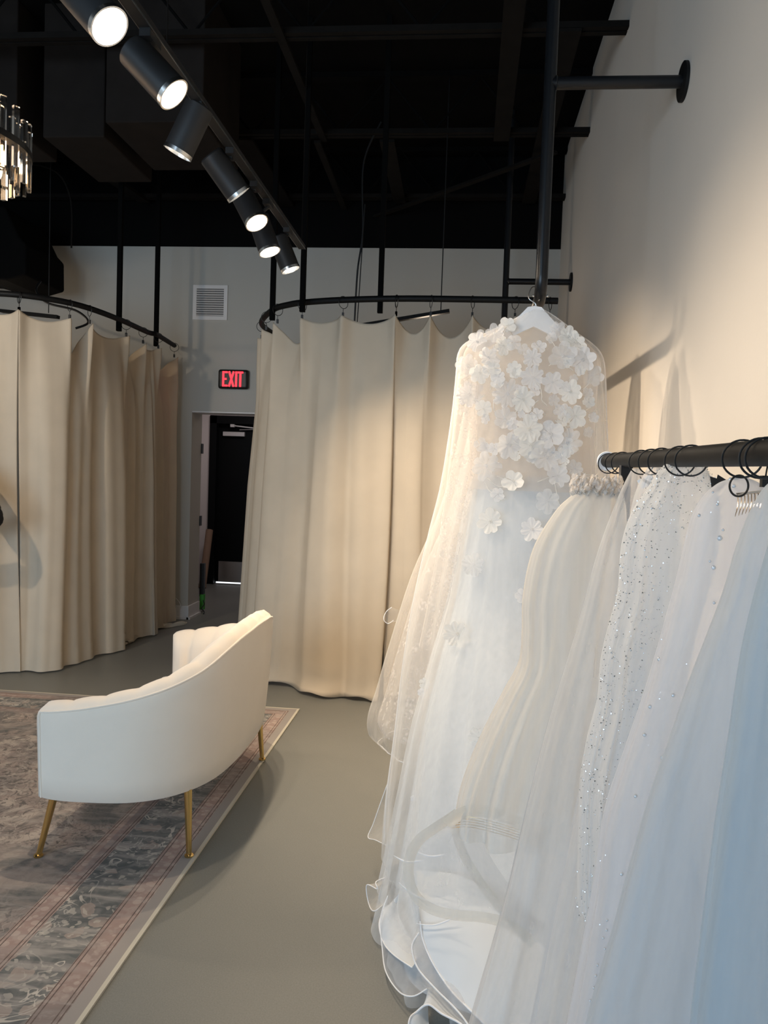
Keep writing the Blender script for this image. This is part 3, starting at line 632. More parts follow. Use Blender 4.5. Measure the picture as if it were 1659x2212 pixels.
# ------------------------------------------------------------------ rug
RX0, RX1, RY0, RY1 = -4.3, -.955, 1.2, 4.835
b = MB(); b.span((RX0, RY0, .001), (RX1, RY1, .009)); tag(b.build('area_rug', rug_mat(RX0, RX1, RY0, RY1), smooth=False), 'faded grey and rose patterned area rug under the sofa', 'rug')

# ------------------------------------------------------------------ sofa
sofa = thing('loveseat', 'cream velvet curved back loveseat with slim brass legs on the rug', 'sofa', (-1.2, 3.41, .009))
half = [(-1.505, 2.735), (-1.44, 2.715), (-1.32, 2.715), (-1.18, 2.735), (-1.07, 2.79), (-.985, 2.885), (-.93, 3.02), (-.905, 3.2), (-.90, 3.41)]
full = half+[(x, 6.82-y) for x, y in half[:-1][::-1]]
PO, _ = resample(catmull(full, 400), 161); NP_ = len(PO)
cx_, cyy = -1.45, 3.41
To = np.gradient(PO, axis=0); To /= np.linalg.norm(To, axis=1)[:, None]; No = np.stack([To[:, 1], -To[:, 0]], 1)  # outward
arc = np.linspace(-1, 1, NP_)
def topz(a):
    return float(np.interp(abs(a), [0, .2, .33, .46, .6, .71, .85, 1], [.825, .812, .785, .73, .682, .65, .617, .592]))
tz = np.array([topz(a) for a in arc])
for _ in range(12): tz[1:-1] = (tz[:-2]+tz[1:-1]*2+tz[2:])/4
TH = .085
vs = []; secs = []
NCH = 18
for i in range(NP_):
    o = PO[i]; nn = No[i]; z1 = tz[i]; ff = i/(NP_-1)
    chn = abs(math.sin(ff*NCH*PI)); puff = .04*(chn**.3)
    lean = .03*(1-abs(arc[i]))   # back leans outwards a little
    endt = min(1, min(i, NP_-1-i)/3)
    prof = [(-.012, .262), (0, .268), (.004+lean*.3, .35), (.010+lean*.6, .5), (.012+lean, z1-.05), (.012+lean, z1-.02), (.006+lean, z1-.006), (-.004+lean, z1+.002+.2*puff)]
    prof += [(-.03+lean, z1+.012+.4*puff), (-TH*.62+lean, z1+.008+.35*puff), (-TH*.95-puff*.6+lean, z1-.018), (-TH-.01-puff+lean, z1-.06), (-TH-.015-puff+lean*.6, .5), (-TH-.02-puff, .40), (-TH-.01, .27), (-TH+.01, .262)]
    secs.append(prof)
    for (d, z) in prof: 
        vs.append((o[0]+nn[0]*d, o[1]+nn[1]*d, z))
K = len(secs[0])
fo = [(i*K+k, (i+1)*K+k, (i+1)*K+k+1, i*K+k+1) for i in range(NP_-1) for k in range(0, 7)]
fi = [(i*K+k, (i+1)*K+k, (i+1)*K+(k+1) % K, i*K+(k+1) % K) for i in range(NP_-1) for k in range(7, K)]
ends = [tuple(range(K)), tuple((NP_-1)*K+k for k in range(K-1, -1, -1))]
shell = link('back_shell', vs, fo+fi+ends, M_velvet, sofa)
b = MB()  # piping along the outer top edge and down the arm fronts
pp = [Vector(vs[i*K+6])+Vector((No[i][0]*.002, No[i][1]*.002, 0)) for i in range(1, NP_-1)]
dn = [Vector(vs[1*K+k]) for k in (1, 2, 3, 4, 5)]; dn2 = [Vector(vs[(NP_-2)*K+k]) for k in (5, 4, 3, 2, 1)]
b.tube(dn+pp+dn2, .0045, 8); b.build('piping', M_velvet, sofa)
# seat cushion and base
ins = [(PO[i][0]-No[i][0]*(TH+.005), PO[i][1]-No[i][1]*(TH+.005)) for i in range(2, NP_-2, 4)]
def slab(name, z0, z1, shrink=0, bev=.03):
    m = MB(); q = [(x, y) for x, y in ins]; q = [(-1.53, ins[0][1]+.0)]+q+[(-1.53, ins[-1][1])]
    c = Vector((-1.35, 3.41)); q = [tuple(c+(Vector(p)-c)*(1-shrink)) for p in q]
    n = len(q); m.add([(x, y, z0) for x, y in q]+[(x, y, z1) for x, y in q], [tuple(range(n))[::-1], tuple(range(n, 2*n))]+[(i, (i+1) % n, (i+1) % n+n, i+n) for i in range(n)])
    return m.build(name, M_velvet, sofa, bevel=bev)
slab('seat_base', .262, .32, .02, .01); slab('seat_cushion', .32, .40, .01, .03)
for (tp, ft) in (((-1.474, 2.80), (-1.536, 2.797)), ((-.995, 2.895), (-.984, 2.891)), ((-.985, 3.92), (-.965, 3.934)), ((-1.474, 4.02), (-1.536, 4.03))):
    b = MB(); a = Vector((*tp, .27)); c = Vector((*ft, .012)); b.tube([a, c+(a-c)*.03], [.0155, .0105], 16); lg = b.build('leg', M_gold, sofa)
    b = MB(); b.lathe((c.x, c.y, .0095), (0, 0, 1), [(0, .001), (0, .017), (.006, .018), (.012, .012), (.014, .001)], 20); b.build('foot', M_gold, lg)

# ------------------------------------------------------------------ garments
def rows_from(px_rows, y_default=None):
    out = []
    for r in px_rows:
        py, l, rr, y, ry = r; a = aY(l, py, y); c = aY(rr, py, y); out.append(((a.x+c.x)/2, y, (a.z+c.z)/2, max(.002, (c.x-a.x)/2), ry))
    return out
class Loft:
    def __init__(s, rows, nz=90, nt=220, folds=14, amp=.05, famp=.02, seed=0, closed=True, twist=.3, zmin=.006, grow=1.2, sq=1.0):
        s.R = catmull(rows, nz); s.nz = nz; s.nt = nt; rnd = random.Random(seed); ph = [rnd.uniform(0, 6.28) for _ in range(8)]
        s.v = []
        for j, (cx, cy, z, rx, ry) in enumerate(s.R):
            t = j/(nz-1); g = t**grow
            for i in range(nt):
                th = 2*PI*i/nt; a = th+.12*math.sin(2*th+ph[0])+.08*math.sin(3*th+ph[1])+twist*.1*math.sin(t*2+ph[2])
                w = .5*math.sin(folds*a+ph[3]+twist*t)+.35*math.sin(folds*1.618*a+ph[4]-twist*t*1.5)+.25*math.sin(folds*.55*a+ph[5])+.12*math.sin(folds*3.1*a+ph[6])
                m = 1+amp*g*w; c_, s_ = math.cos(th), math.sin(th)
                if sq != 1: c_ = math.copysign(abs(c_)**sq, c_); s_ = math.copysign(abs(s_)**sq, s_)
                x = cx+rx*m*c_; y = cy+(ry*m+famp*g*w)*s_+(0)
                s.v.append(Vector((min(x, W-.012-.003*math.sin(i)), y, max(z, zmin+.004*math.sin(i*.7)))))
        s.f = [(j*nt+i, j*nt+(i+1) % nt, (j+1)*nt+(i+1) % nt, (j+1)*nt+i) for j in range(nz-1) for i in range(nt)]
    def neck(s, cx, ztop, depth, w, front=True, cy=None):
        for k, v in enumerate(s.v):
            lim = ztop-depth*max(0, 1-abs(v.x-cx)/w)**.7
            if v.z > lim and (not front or v.y < (cy or 1e9)): v.z = lim
    def build(s, name, mat, parent): return link(name, s.v, s.f, mat, parent)
    def hit(s, px, py, off=.004):
        best = None
        for v in s.front():
            q = proj(v); d = (q[0]-px)**2+(q[1]-py)**2
            if best is None or d < best[0]: best = (d, v)
        v = best[1]; return v+Vector((0, -off, 0))
    def front(s):
        if not hasattr(s, '_f'): s._f = [s.v[j*s.nt+i] for j in range(s.nz) for i in range(s.nt//2, s.nt)]
        return s._f
    def hem(s, name, mat, parent, r=.003, row=-1, a=0, c=1):
        j = s.nz+row if row < 0 else row; idx = range(int(a*s.nt), int(c*s.nt)); b = MB(); b.tube([s.v[j*s.nt+i] for i in idx], r, 6, closed=(a == 0 and c == 1)); return b.build(name, mat, parent)
def patch(name, A, B, mat, parent, n=60, m=16, bulge=0, edge=None, er=.003, wave=0, wn=6, edge2=None):
    """cloth between hem line A and upper line B, each a list of (px,py,y)"""
    a, _ = resample(catmull([aY(*p) for p in A], 200), n); c, _ = resample(catmull([aY(*p) for p in B], 200), n)
    vs = []
    for j in range(m):
        t = j/(m-1)
        for i in range(n):
            p = a[i]*(1-t)+c[i]*t; u = i/(n-1); k = math.sin(PI*t)*bulge
            p = p+np.array([0, -k, k*.3])+np.array([.3, -1, .3])*wave*math.sin(wn*2*PI*u+t*1.5)*(1-t*.5)
            vs.append((p[0], p[1], max(p[2], .006)))
    o = link(name, vs, [(j*n+i, j*n+i+1, (j+1)*n+i+1, (j+1)*n+i) for j in range(m-1) for i in range(n-1)], mat, parent)
    if edge: b = MB(); b.tube(vs[:n], er, 6); b.build('piping', edge, o)
    return o, vs
def ribbon(name, pts, w, mat, parent, n=60, axis=(0, -.3, 1)):
    a, _ = resample(catmull([aY(*p) for p in pts], 200), n); ax = np.array(axis)/np.linalg.norm(axis); vs = []
    T = np.gradient(a, axis=0)
    for i in range(n):
        nn = np.cross(T[i], np.array([0, -1, 0])); nn /= np.linalg.norm(nn)
        for k in range(4): vs.append(tuple(a[i]+nn*w*k/3+np.array([0, -.004*math.sin(k), 0])))
    return link(name, vs, [(i*4+k, i*4+k+1, (i+1)*4+k+1, (i+1)*4+k) for i in range(n-1) for k in range(3)], mat, parent)

# ---- floral gown on the near end of the rail
fg = thing('floral_gown', 'sheer white wedding gown with cut flower appliques hanging from the near pipe', 'wedding gown', (.28, 3.0, 0))
veil_rows = [(666, 1148, 1168, 3.33, .012), (676, 1133, 1188, 3.33, .03), (692, 1108, 1212, 3.33, .05), (715, 1062, 1243, 3.33, .07), (742, 1008, 1282, 3.33, .09), (768, 989, 1302, 3.33, .11), (810, 985, 1308, 3.33, .125), (880, 978, 1310, 3.33, .13), (960, 967, 1313, 3.32, .15), (1060, 950, 1316, 3.30, .18), (1160, 925, 1320, 3.26, .22), (1300, 893, 1330, 3.18, .29), (1450, 868, 1345, 3.08, .37), (1600, 850, 1370, 2.98, .46), (1740, 832, 1400, 2.9, .54), (1840, 826, 1430, 2.84, .58)]
veil = Loft(rows_from(veil_rows), nz=120, nt=300, folds=11, amp=.035, famp=.02, seed=4, grow=1.4, sq=.95)
body_rows = [(700, 1108, 1212, 3.33, .04), (716, 1070, 1238, 3.33, .055), (745, 1018, 1275, 3.33, .07), (775, 1000, 1293, 3.33, .085), (850, 1005, 1290, 3.33, .095), (940, 1012, 1285, 3.33, .10), (1010, 1015, 1285, 3.33, .11), (1060, 1005, 1290, 3.32, .13), (1160, 992, 1300, 3.28, .17), (1300, 965, 1320, 3.2, .24), (1450, 930, 1345, 3.1, .33), (1600, 890, 1370, 2.98, .44)]
body = Loft(rows_from(body_rows), nz=100, nt=240, folds=9, amp=.04, famp=.02, seed=8, grow=2)
body.neck(.26, 2.17, .17, .13, cy=3.33)
b1 = Loft(rows_from(body_rows[:8]), nz=60, nt=200, folds=5, amp=.01, famp=.004, seed=2); b1.neck(.262, 2.165, .19, .125, cy=3.33); b1.build('bodice', M_nude, fg)
# corset cups and lining
crows = [(800, 1075, 1235, 3.33, .055), (830, 1068, 1240, 3.33, .07), (900, 1065, 1240, 3.33, .085), (980, 1060, 1245, 3.33, .09), (1060, 1045, 1260, 3.33, .11)]
cs = Loft(rows_from(crows), nz=40, nt=120, folds=6, amp=.012, famp=.003, seed=6); cs.neck(.28, 1.95, .09, .07, cy=3.33); cs.build('corset', M_liner, fg)
wz = aY(1150, 1040, 3.33).z; fz = .01
sk_rows = [(.278, 3.33, wz+.02, .235, .10), (.27, 3.32, wz-.12, .26, .14), (.27, 3.28, 1.0, .31, .21), (.28, 3.2, .75, .38, .31), (.30, 3.08, .5, .46, .42), (.33, 2.92, .25, .53, .56), (.35, 2.78, .10, .575, .68), (.36, 2.70, .012, .60, .76)]
sk = Loft(sk_rows, nz=110, nt=320, folds=13, amp=.05, famp=.03, seed=15, grow=1.2); sk.build('skirt', M_skirt, fg)
sat_rows = [(x+.01, y+.01, z, rx*.93, ry*.9) for x, y, z, rx, ry in sk_rows]
sat = Loft(sat_rows, nz=90, nt=240, folds=8, amp=.04, famp=.02, seed=16); sat.build('satin_underskirt', M_satin, fg)
vo = veil.build('tulle_cape', M_veil, fg)
b = MB(); b.tube([veil.v[j*veil.nt+veil.nt//2] for j in range(2, veil.nz)], .0018, 6); b.tube([veil.v[j*veil.nt] for j in range(2, veil.nz)], .0018, 6); b.build('cape_edge', M_pipe_w, vo)
# flared sleeves hanging at the sides inside the cape
for sgn, lx in ((1, [(775, 995, 1030), (850, 985, 1040), (960, 975, 1035), (1060, 962, 1030), (1160, 948, 1030), (1300, 925, 1010), (1400, 905, 990)]), (2, [(775, 1262, 1296), (850, 1262, 1303), (960, 1268, 1308), (1060, 1272, 1312), (1160, 1275, 1315)])):
    s_ = Loft(rows_from([(py, l, r, 3.31, .05) for py, l, r in lx]), nz=50, nt=60, folds=4, amp=.12, famp=.01, seed=sgn); s_.build('sleeve', M_lace if sgn == 1 else M_veil, fg)
# flowers
def flower(mb, c, r, petals, rnd, nrm):
    nrm = nrm.normalized(); u = nrm.orthogonal().normalized(); w = nrm.cross(u); ph = rnd.uniform(0, 6.28)
    for k in range(petals):
        g = ph+2*PI*k/petals+rnd.uniform(-.1, .1); pr = r*rnd.uniform(.88, 1.08); wd = PI/petals*1.02; d = u*math.cos(g)+w*math.sin(g); e = nrm.cross(d)
        vs = [c]; N = 9; lift = rnd.uniform(.1, .3)
        for ring, fr_ in enumerate((.45, .8, 1.0)):
            for q in range(N):
                a = (q/(N-1)*2-1); prof = math.sqrt(max(0, 1-abs(a)**2.4)); rr = pr*fr_
                wid = math.sin(wd)*pr*(.30+.62*fr_ if fr_ < .9 else .80)*.93*a
                L = rr*(.66+.34*prof) if fr_ > .5 else rr
                vs.append(c+d*L+e*wid+nrm*(lift*r*(fr_**2)*(1-.5*a*a)+.02*r*math.cos(a*6)))
        fs = [(0, 1+q, 2+q) for q in range(N-1)]
        for ring in range(2):
            for q in range(N-1): a0_ = 1+ring*N+q; fs.append((a0_, a0_+N, a0_+N+1, a0_+1))
        mb.add(vs, fs)
    for k in range(7):
        g = 2*PI*k/7; rr = r*.10*(k > 0); mb.sphere(c+nrm*r*.10+(u*math.cos(g)+w*math.sin(g))*rr, r*.045, 6, 4)
rnd = random.Random(21)
FL = [(1015, 858, 31, 9), (1095, 853, 33, 10), (1130, 868, 27, 7), (1150, 775, 20, 8), (1215, 768, 29, 6), (1140, 925, 30, 8), (1190, 935, 31, 5), (1050, 1003, 32, 7), (1108, 1042, 24, 5), (1180, 990, 32, 7), (1184, 1078, 27, 6), (1232, 846, 26, 7), (1192, 825, 24, 6), (1068, 722, 22, 6), (1088, 748, 22, 7), (1055, 775, 24, 6), (1008, 792, 24, 7), (1035, 805, 22, 6), (1258, 778, 30, 6), (1280, 812, 22, 6), (1240, 742, 24, 6), (1150, 820, 27, 8), (1090, 910, 24, 6), (1240, 905, 24, 6), (1098, 960, 30, 7), (1225, 960, 30, 8), (1145, 960, 28, 7), (1205, 1030, 24, 6), (1030, 720, 18, 5), (1100, 700, 18, 5), (1030, 740, 22, 6), (1205, 715, 20, 6), (1225, 730, 22, 6), (1160, 745, 15, 5), (1130, 760, 14, 5),
      (1060, 1128, 28, 7), (1148, 1150, 26, 7), (1022, 1218, 26, 7), (987, 1368, 29, 8), (1125, 1292, 17, 5), (1200, 1180, 20, 6), (900, 1468, 13, 5), (906, 1492, 10, 5), (894, 1720, 7, 5), (1038, 1585, 26, 6), (1076, 1065, 16, 5), (1240, 1010, 18, 6), (1045, 880, 18, 6), (1160, 895, 15, 5), (1210, 885, 14, 5), (1270, 870, 14, 5), (1280, 905, 12, 5), (1268, 935, 12, 5), (1110, 800, 18, 6), (1075, 820, 16, 5)]
for _ in range(42):
    a = rnd.uniform(0, 6.28); q = math.sqrt(rnd.random())**.8; FL.append((1150+q*math.cos(a)*135, 870+q*math.sin(a)*165, rnd.uniform(8, 16), rnd.choice((4, 5, 5, 6))))
for k, (px, py, r, pt) in enumerate(FL):
    src = body if py < 1120 else sk
    c = src.hit(px, py, .012+rnd.uniform(0, .006)); rm = r*(c.y/FPX)*1.02
    mb = MB(); flower(mb, c, rm, pt, rnd, Vector((rnd.uniform(-.35, .35), -1, rnd.uniform(-.2, .35)))); mb.build('flower_applique', (M_petal, M_petal3, M_petal2)[k % 3], fg, sharp=False)
mb = MB()
for _ in range(26):
    x = rnd.uniform(1040, 1270); y = rnd.uniform(720, 1060); pts = [body.hit(x, y, .010)]; a = rnd.uniform(0, 6.28)
    for k in range(4): a += rnd.uniform(-.6, .6); x += 15*math.cos(a); y += 15*math.sin(a); pts.append(body.hit(x, y, .010))
    mb.tube(catmull(pts, 16), .0016, 5)
mb.build('vine_embroidery', M_petal2, fg)
def over(pts, off=.03):
    out = []
    for k, (px, py, y) in enumerate(pts):
        v = sk.hit(px, py, 0); q = proj(v)
        out.append([px, py, min(y, v.y-off) if math.hypot(q[0]-px, q[1]-py) < 14 else y])
    ys = [o[2] for o in out]
    for _ in range(2): ys = [min(ys[i], (ys[max(i-1, 0)]+ys[i]+ys[min(i+1, len(ys)-1)])/3) for i in range(len(ys))]
    return [(o[0], o[1], y-.01) for o, y in zip(out, ys)]
_patch = patch
def patch(name, A, B, mat, parent, **k):
    return _patch(name, over(A), over(B, -.04), mat, parent, **k) if name == 'train_flounce' else _patch(name, A, B, mat, parent, **k)
# hem flounces of the train, each with a white piped edge
patch('train_flounce', [(908, 1990, 2.5), (914, 2030, 2.44), (935, 2080, 2.36), (975, 2140, 2.25), (1030, 2195, 2.14), (1100, 2260, 2.03), (1200, 2330, 1.95)], [(900, 1880, 2.62), (990, 1890, 2.5), (1060, 1930, 2.4), (1120, 1990, 2.32), (1180, 2050, 2.25), (1240, 2120, 2.2), (1300, 2200, 2.1)], M_satin, fg, bulge=.04, edge=M_pipe_w, er=.003)
patch('train_flounce', [(905, 2015, 2.48), (890, 2045, 2.42), (902, 2090, 2.35), (940, 2135, 2.26), (985, 2180, 2.17), (1015, 2220, 2.10), (1050, 2290, 2.0)], [(905, 1900, 2.6), (945, 1940, 2.5), (985, 2000, 2.42), (1020, 2060, 2.34), (1060, 2110, 2.26), (1090, 2170, 2.18), (1120, 2230, 2.1)], M_organza, fg, bulge=.02, edge=M_pipe_w, er=.0025)
patch('train_flounce', [(838, 1935, 2.62), (822, 1985, 2.56), (826, 2050, 2.42), (834, 2100, 2.33), (862, 2142, 2.25), (892, 2152, 2.23), (922, 2136, 2.26)], [(850, 1900, 2.68), (862, 1940, 2.62), (880, 1980, 2.55), (900, 2020, 2.48), (915, 2050, 2.42), (930, 2080, 2.36), (945, 2110, 2.3)], M_organza, fg, bulge=.03, edge=M_pipe_w, er=.002)
patch('train_flounce', [(884, 2260, 2.05), (884, 2205, 2.11), (900, 2186, 2.15), (925, 2170, 2.18), (955, 2190, 2.15), (1000, 2215, 2.11), (1040, 2260, 2.03)], [(930, 2270, 2.05), (925, 2190, 2.17), (925, 2135, 2.26), (945, 2140, 2.25), (985, 2180, 2.17), (1020, 2220, 2.1), (1060, 2290, 2.0)], M_satin, fg, bulge=.01, edge=M_pipe_w, er=.003)
patch('train_flounce', [(832, 1960, 2.62), (819, 1995, 2.57), (828, 2035, 2.5), (850, 2062, 2.45), (890, 2090, 2.38)], [(862, 1930, 2.66), (860, 1970, 2.6), (872, 2000, 2.54), (890, 2030, 2.48), (905, 2060, 2.42)], M_satin, fg, bulge=.02, edge=M_pipe_w, er=.002)
patch('train_flounce', [(834, 1895, 2.8), (812, 1905, 2.8), (815, 1920, 2.78), (792, 1912, 2.76), (796, 1950, 2.72), (808, 1968, 2.7), (832, 1950, 2.72)], [(845, 1885, 2.8), (840, 1895, 2.8), (845, 1905, 2.78), (840, 1915, 2.77), (845, 1930, 2.75), (845, 1940, 2.74), (848, 1950, 2.72)], M_veil, fg, bulge=.01, edge=M_pipe_w, er=.0018)
patch('train_flounce', [(838, 1690, 3.0), (820, 1740, 3.0), (806, 1780, 2.98), (795, 1808, 2.97), (812, 1815, 2.95), (838, 1828, 2.93)], [(850, 1690, 3.0), (845, 1720, 3.0), (845, 1750, 2.98), (845, 1780, 2.97), (848, 1800, 2.95), (850, 1820, 2.93)], M_veil, fg, edge=M_pipe_w, er=.0015)
for pts in (((850, 1848, 2.4), (880, 1862, 2.36), (915, 1858, 2.34)), ((860, 1905, 2.42), (890, 1930, 2.38), (925, 1945, 2.36)), ((900, 1995, 2.3), (940, 1998, 2.28), (990, 1978, 2.28)), ((900, 1840, 2.4), (930, 1850, 2.36), (960, 1846, 2.34))):
    b = MB(); b.tube(catmull([aY(*p) for p in over(pts, .02)], 20), [.0005+.0022*math.sin(PI*i/19) for i in range(20)], 6); b.build('hem_stitch', M_pipe_w, fg)

# hanger of the floral gown
hg = thing('clothes_hanger', 'white wooden hanger with wire hook holding the floral gown', 'hanger', (.262, 3.33, 2.15))
ap = [(-.215, -.085), (-.20, -.105), (-.15, -.082), (-.09, -.064), (-.045, -.045), (0, -.028), (.045, -.045), (.09, -.064), (.15, -.082), (.20, -.105), (.215, -.085), (.15, -.045), (.09, -.012), (.05, .022), (.03, .04), (0, .044), (-.03, .04), (-.05, .022), (-.09, -.012), (-.15, -.045)]
hc = aY(1153, 690, 3.33)
vs = [(hc.x+x*.93, 3.31, hc.z+z*1.15) for x, z in ap]+[(hc.x+x*.93, 3.33, hc.z+z*1.15) for x, z in ap]; n = len(ap)
o = link('frame', vs, [(i, (i+1) % n, (i+1) % n+n, i+n) for i in range(n)]+[(i, n-1-i+0, n-2-i, i+1) for i in range(0, 0)], M_white, hg, smooth=False)
bm = bmesh.new(); bm.from_mesh(o.data); bmesh.ops.holes_fill(bm, edges=bm.edges, sides=0); bmesh.ops.recalc_face_normals(bm, faces=bm.faces); bm.to_mesh(o.data); bm.free()
b = MB(); zt = hc.z+.05
b.tube(catmull([(hc.x+.005, 3.32, zt-.02), (hc.x+.004, 3.32, zt+.01), (hc.x-.022, 3.32, zt+.03), (hc.x-.024, 3.33, zt+.055), (hc.x-.008, 3.345, zt+.085), (hc.x+.02, 3.36, zt+.08), (hc.x+.03, 3.36, zt+.055), (hc.x+.018, 3.35, zt+.03)], 40), .0022, 8); b.build('hook', M_chrome, hg)

# ---- lace gown behind it on the same rail
lg_ = thing('lace_gown', 'ivory lace gown with a draped tulle hem showing left of the floral gown', 'wedding gown', (.28, 3.8, 0))
lr = [(690, 1120, 1190, 3.85, .03), (740, 1040, 1270, 3.85, .07), (800, 1020, 1290, 3.85, .09), (950, 990, 1290, 3.85, .12), (1100, 952, 1295, 3.82, .16), (1250, 890, 1300, 3.78, .2), (1400, 843, 1300, 3.72, .26), (1500, 815, 1305, 3.68, .3), (1560, 797, 1310, 3.64, .33), (1600, 800, 1310, 3.62, .34), (1622, 826, 1300, 3.62, .33)]
L1 = Loft(rows_from(lr), nz=70, nt=220, folds=9, amp=.02, famp=.03, seed=31, grow=1.4); oo = L1.build('tulle_overlay', M_veil, lg_); L1.hem('hem_edge', M_pipe_w, oo, .002, row=-3)
lr2 = [(py+4, l+18, r-10, y, ry*.85) for py, l, r, y, ry in lr[:-2]]+[(1590, 822, 1300, 3.62, .28)]
L2 = Loft(rows_from(lr2), nz=70, nt=220, folds=7, amp=.02, famp=.02, seed=33); L2.build('lace_body', M_lace, lg_)
patch('tulle_loop', [(846, 1312, 3.78), (834, 1322, 3.78), (829, 1338, 3.76), (838, 1347, 3.76), (850, 1340, 3.78)], [(862, 1318, 3.8), (860, 1324, 3.8), (858, 1332, 3.8), (858, 1340, 3.8), (862, 1344, 3.8)], M_veil, lg_, edge=M_pipe_w, er=.0015)

# ------------------------------------------------------------------ veil rack at the right
RXX, RZZ = .43, 1.553
ra = thing('veil_rack', 'black metal garment rack holding veils at the right edge', 'garment rack', (RXX, 1.4, 0))
pA = aY(1312, 996, 2.3); pB = aY(1659, 978, 1.12); dirv = (pA-pB).normalized(); pC = pA-dirv*2.3
b = MB(); b.tube([pC, pA], .0185, 24); b.build('rack_rail', M_rod, ra)
def rk(px):  # point of the rail seen above a given column
    best = None
    for k in range(600):
        p = pA+(pC-pA)*(k/599)
        if p.y < .5: break
        q = abs(proj(p)[0]-px)
        if best is None or q < best[0]: best = (q, p)
    return best[1].copy()
for q in (rk(1352), pC+dirv*.15): b = MB(); b.span((q.x-.013, q.y-.013, .03), (q.x+.013, q.y+.013, q.z-.012)); b.build('upright', M_pipe, ra, smooth=False); b = MB(); b.span((q.x-.25, q.y-.02, 0.002), (q.x+.25, q.y+.02, .03)); b.build('foot_bar', M_rod, ra, smooth=False)
RG = 'black rings on the veil rack'
RP = [(1306, 0), (1322, 0), (1337, 0), (1378, 0), (1399, 0), (1421, 0), (1461, 0), (1486, 0), (1596, 0), (1636, 0), (1650, 0)]
where = ['leftmost of the black rings on the rack rail', 'second black ring from the rack rail end', 'black ring just left of the rack upright', 'black ring right of the rack upright', 'second black ring right of the rack upright', 'black ring above the small white tag', 'black ring left of the glitter veil tip', 'black ring behind the glitter veil tip', 'large black ring above the pearl veil', 'black ring above the right hair comb end', 'black ring nearest the right edge']
rings = []
for (px, _), lab in zip(RP, where):
    p = rk(px+8); b = MB(); b.torus(p-Vector((0, 0, .007)), (.3, 1, .06), .0275, .0016, 32, 8)
    rings.append(tag(b.build('rack_ring', M_ring), lab, 'ring', RG))
p = rk(1600); b = MB(); b.torus(p-Vector((0, 0, .047)), (.3, -1, 0), .0155, .0016, 28, 8); tag(b.build('hook_ring', M_ring), 'small black ring linked below the large ring over the pearl veil', 'ring')
p = pA; b = MB(); b.lathe(p+dirv*.004, dirv, [(0, .001), (0, .026), (.004, .028), (.008, .026), (.008, .001)], 28); b.build('end_cap', M_white, ra)

def gm(name, label, mat, rws, folds=8, amp=.06, famp=.02, seed=0, nz=100, nt=240, grow=1.0, hem=None, part='netting', sq=.8, twist=.8):
    r = rows_from(rws); p0 = r[0]; t = thing(name, label, 'veil', (p0[0], p0[1], p0[2]), 'veils hanging on the rack')
    L = Loft(r, nz=nz, nt=nt, folds=folds, amp=amp, famp=famp, seed=seed, grow=grow, sq=sq, twist=twist); o = L.build(part, mat, t)
    if hem: L.hem('hem', hem, o, .002)
    return t, L, o
# ivory gathered veil with horsehair hem
y0 = 1.98
t, L, o = gm('gathered_veil', 'ivory tulle veil with ruched top and horsehair hem, leftmost on the rack', M_ivory,
   [(1052, 1262, 1338, y0, .03), (1075, 1232, 1348, y0, .04), (1110, 1198, 1352, y0, .05), (1190, 1152, 1350, y0, .07), (1290, 1130, 1335, y0, .08), (1370, 1128, 1325, y0, .09), (1440, 1122, 1318, y0, .10), (1500, 1092, 1312, y0, .10), (1560, 1062, 1305, y0, .10), (1650, 1022, 1298, y0, .11), (1730, 996, 1290, y0, .11), (1800, 985, 1285, y0, .11)], folds=9, amp=.07, famp=.02, seed=41)
b = MB(); rr_ = Loft(rows_from([(1032, 1240, 1340, y0, .035), (1045, 1236, 1342, y0, .04), (1060, 1234, 1338, y0, .035), (1072, 1240, 1332, y0, .03)]), nz=26, nt=260, folds=23, amp=.10, famp=.014, seed=44, grow=.3, twist=2)
for k, v in enumerate(rr_.v): v.z += .006*math.sin(k%260*.31)+.005*math.sin(k%260*.83+1); v.x += .003*math.sin(k%260*1.7)
rr_.build('ruched_band', M_ruche, t)
b = MB(); b.tube([rr_.v[i+19*260] for i in range(260)], .0022, 6, closed=True); b.build('thread', M_ring if False else M_ivory, t)
p = rk(1325); b = MB(); b.tube([p-Vector((0, 0, .05)), Vector((aY(1300, 1040, y0).x, y0, aY(1300, 1035, y0).z))], .003, 6); b.build('loop', M_pipe_w, t)
hl = [(988, 1768, 1.98), (950, 1795, 1.93), (912, 1825, 1.9), (894, 1868, 1.88), (902, 1920, 1.86), (935, 1952, 1.85), (985, 1965, 1.85), (1045, 1970, 1.85), (1100, 1985, 1.86), (1150, 2020, 1.88)]
patch('hem_flare', hl, [(1000, 1740, 2.0), (1030, 1770, 1.98), (1040, 1800, 1.96), (1050, 1830, 1.95), (1065, 1860, 1.94), (1085, 1890, 1.93), (1105, 1920, 1.92), (1125, 1945, 1.92), (1150, 1975, 1.92), (1180, 2000, 1.92)], M_organza, t, bulge=.02)
ribbon('horsehair_band', hl, .026, M_hair_b, t)
ribbon('horsehair_band', [(988, 1775, 1.97), (1005, 1830, 1.93), (1035, 1885, 1.9), (1075, 1940, 1.88), (1120, 1990, 1.87), (1160, 2035, 1.87)], .022, M_hair_b, t)
ribbon('horsehair_band', [(975, 1790, 1.94), (1000, 1770, 1.93), (1030, 1764, 1.92), (1090, 1778, 1.92), (1180, 1815, 1.93)], -.03, M_hair_b, t)
for k in range(5):
    b = MB(); b.tube(catmull([aY(978+6*k, 1788-5.5*k, 1.935), aY(1004, 1786-5.5*k, 1.925), aY(1035, 1790-5.5*k, 1.915), aY(1095, 1806-5.5*k, 1.915), aY(1170, 1832-5.5*k, 1.925)], 30), .0006, 5); b.build('metal_thread', M_gold, t)
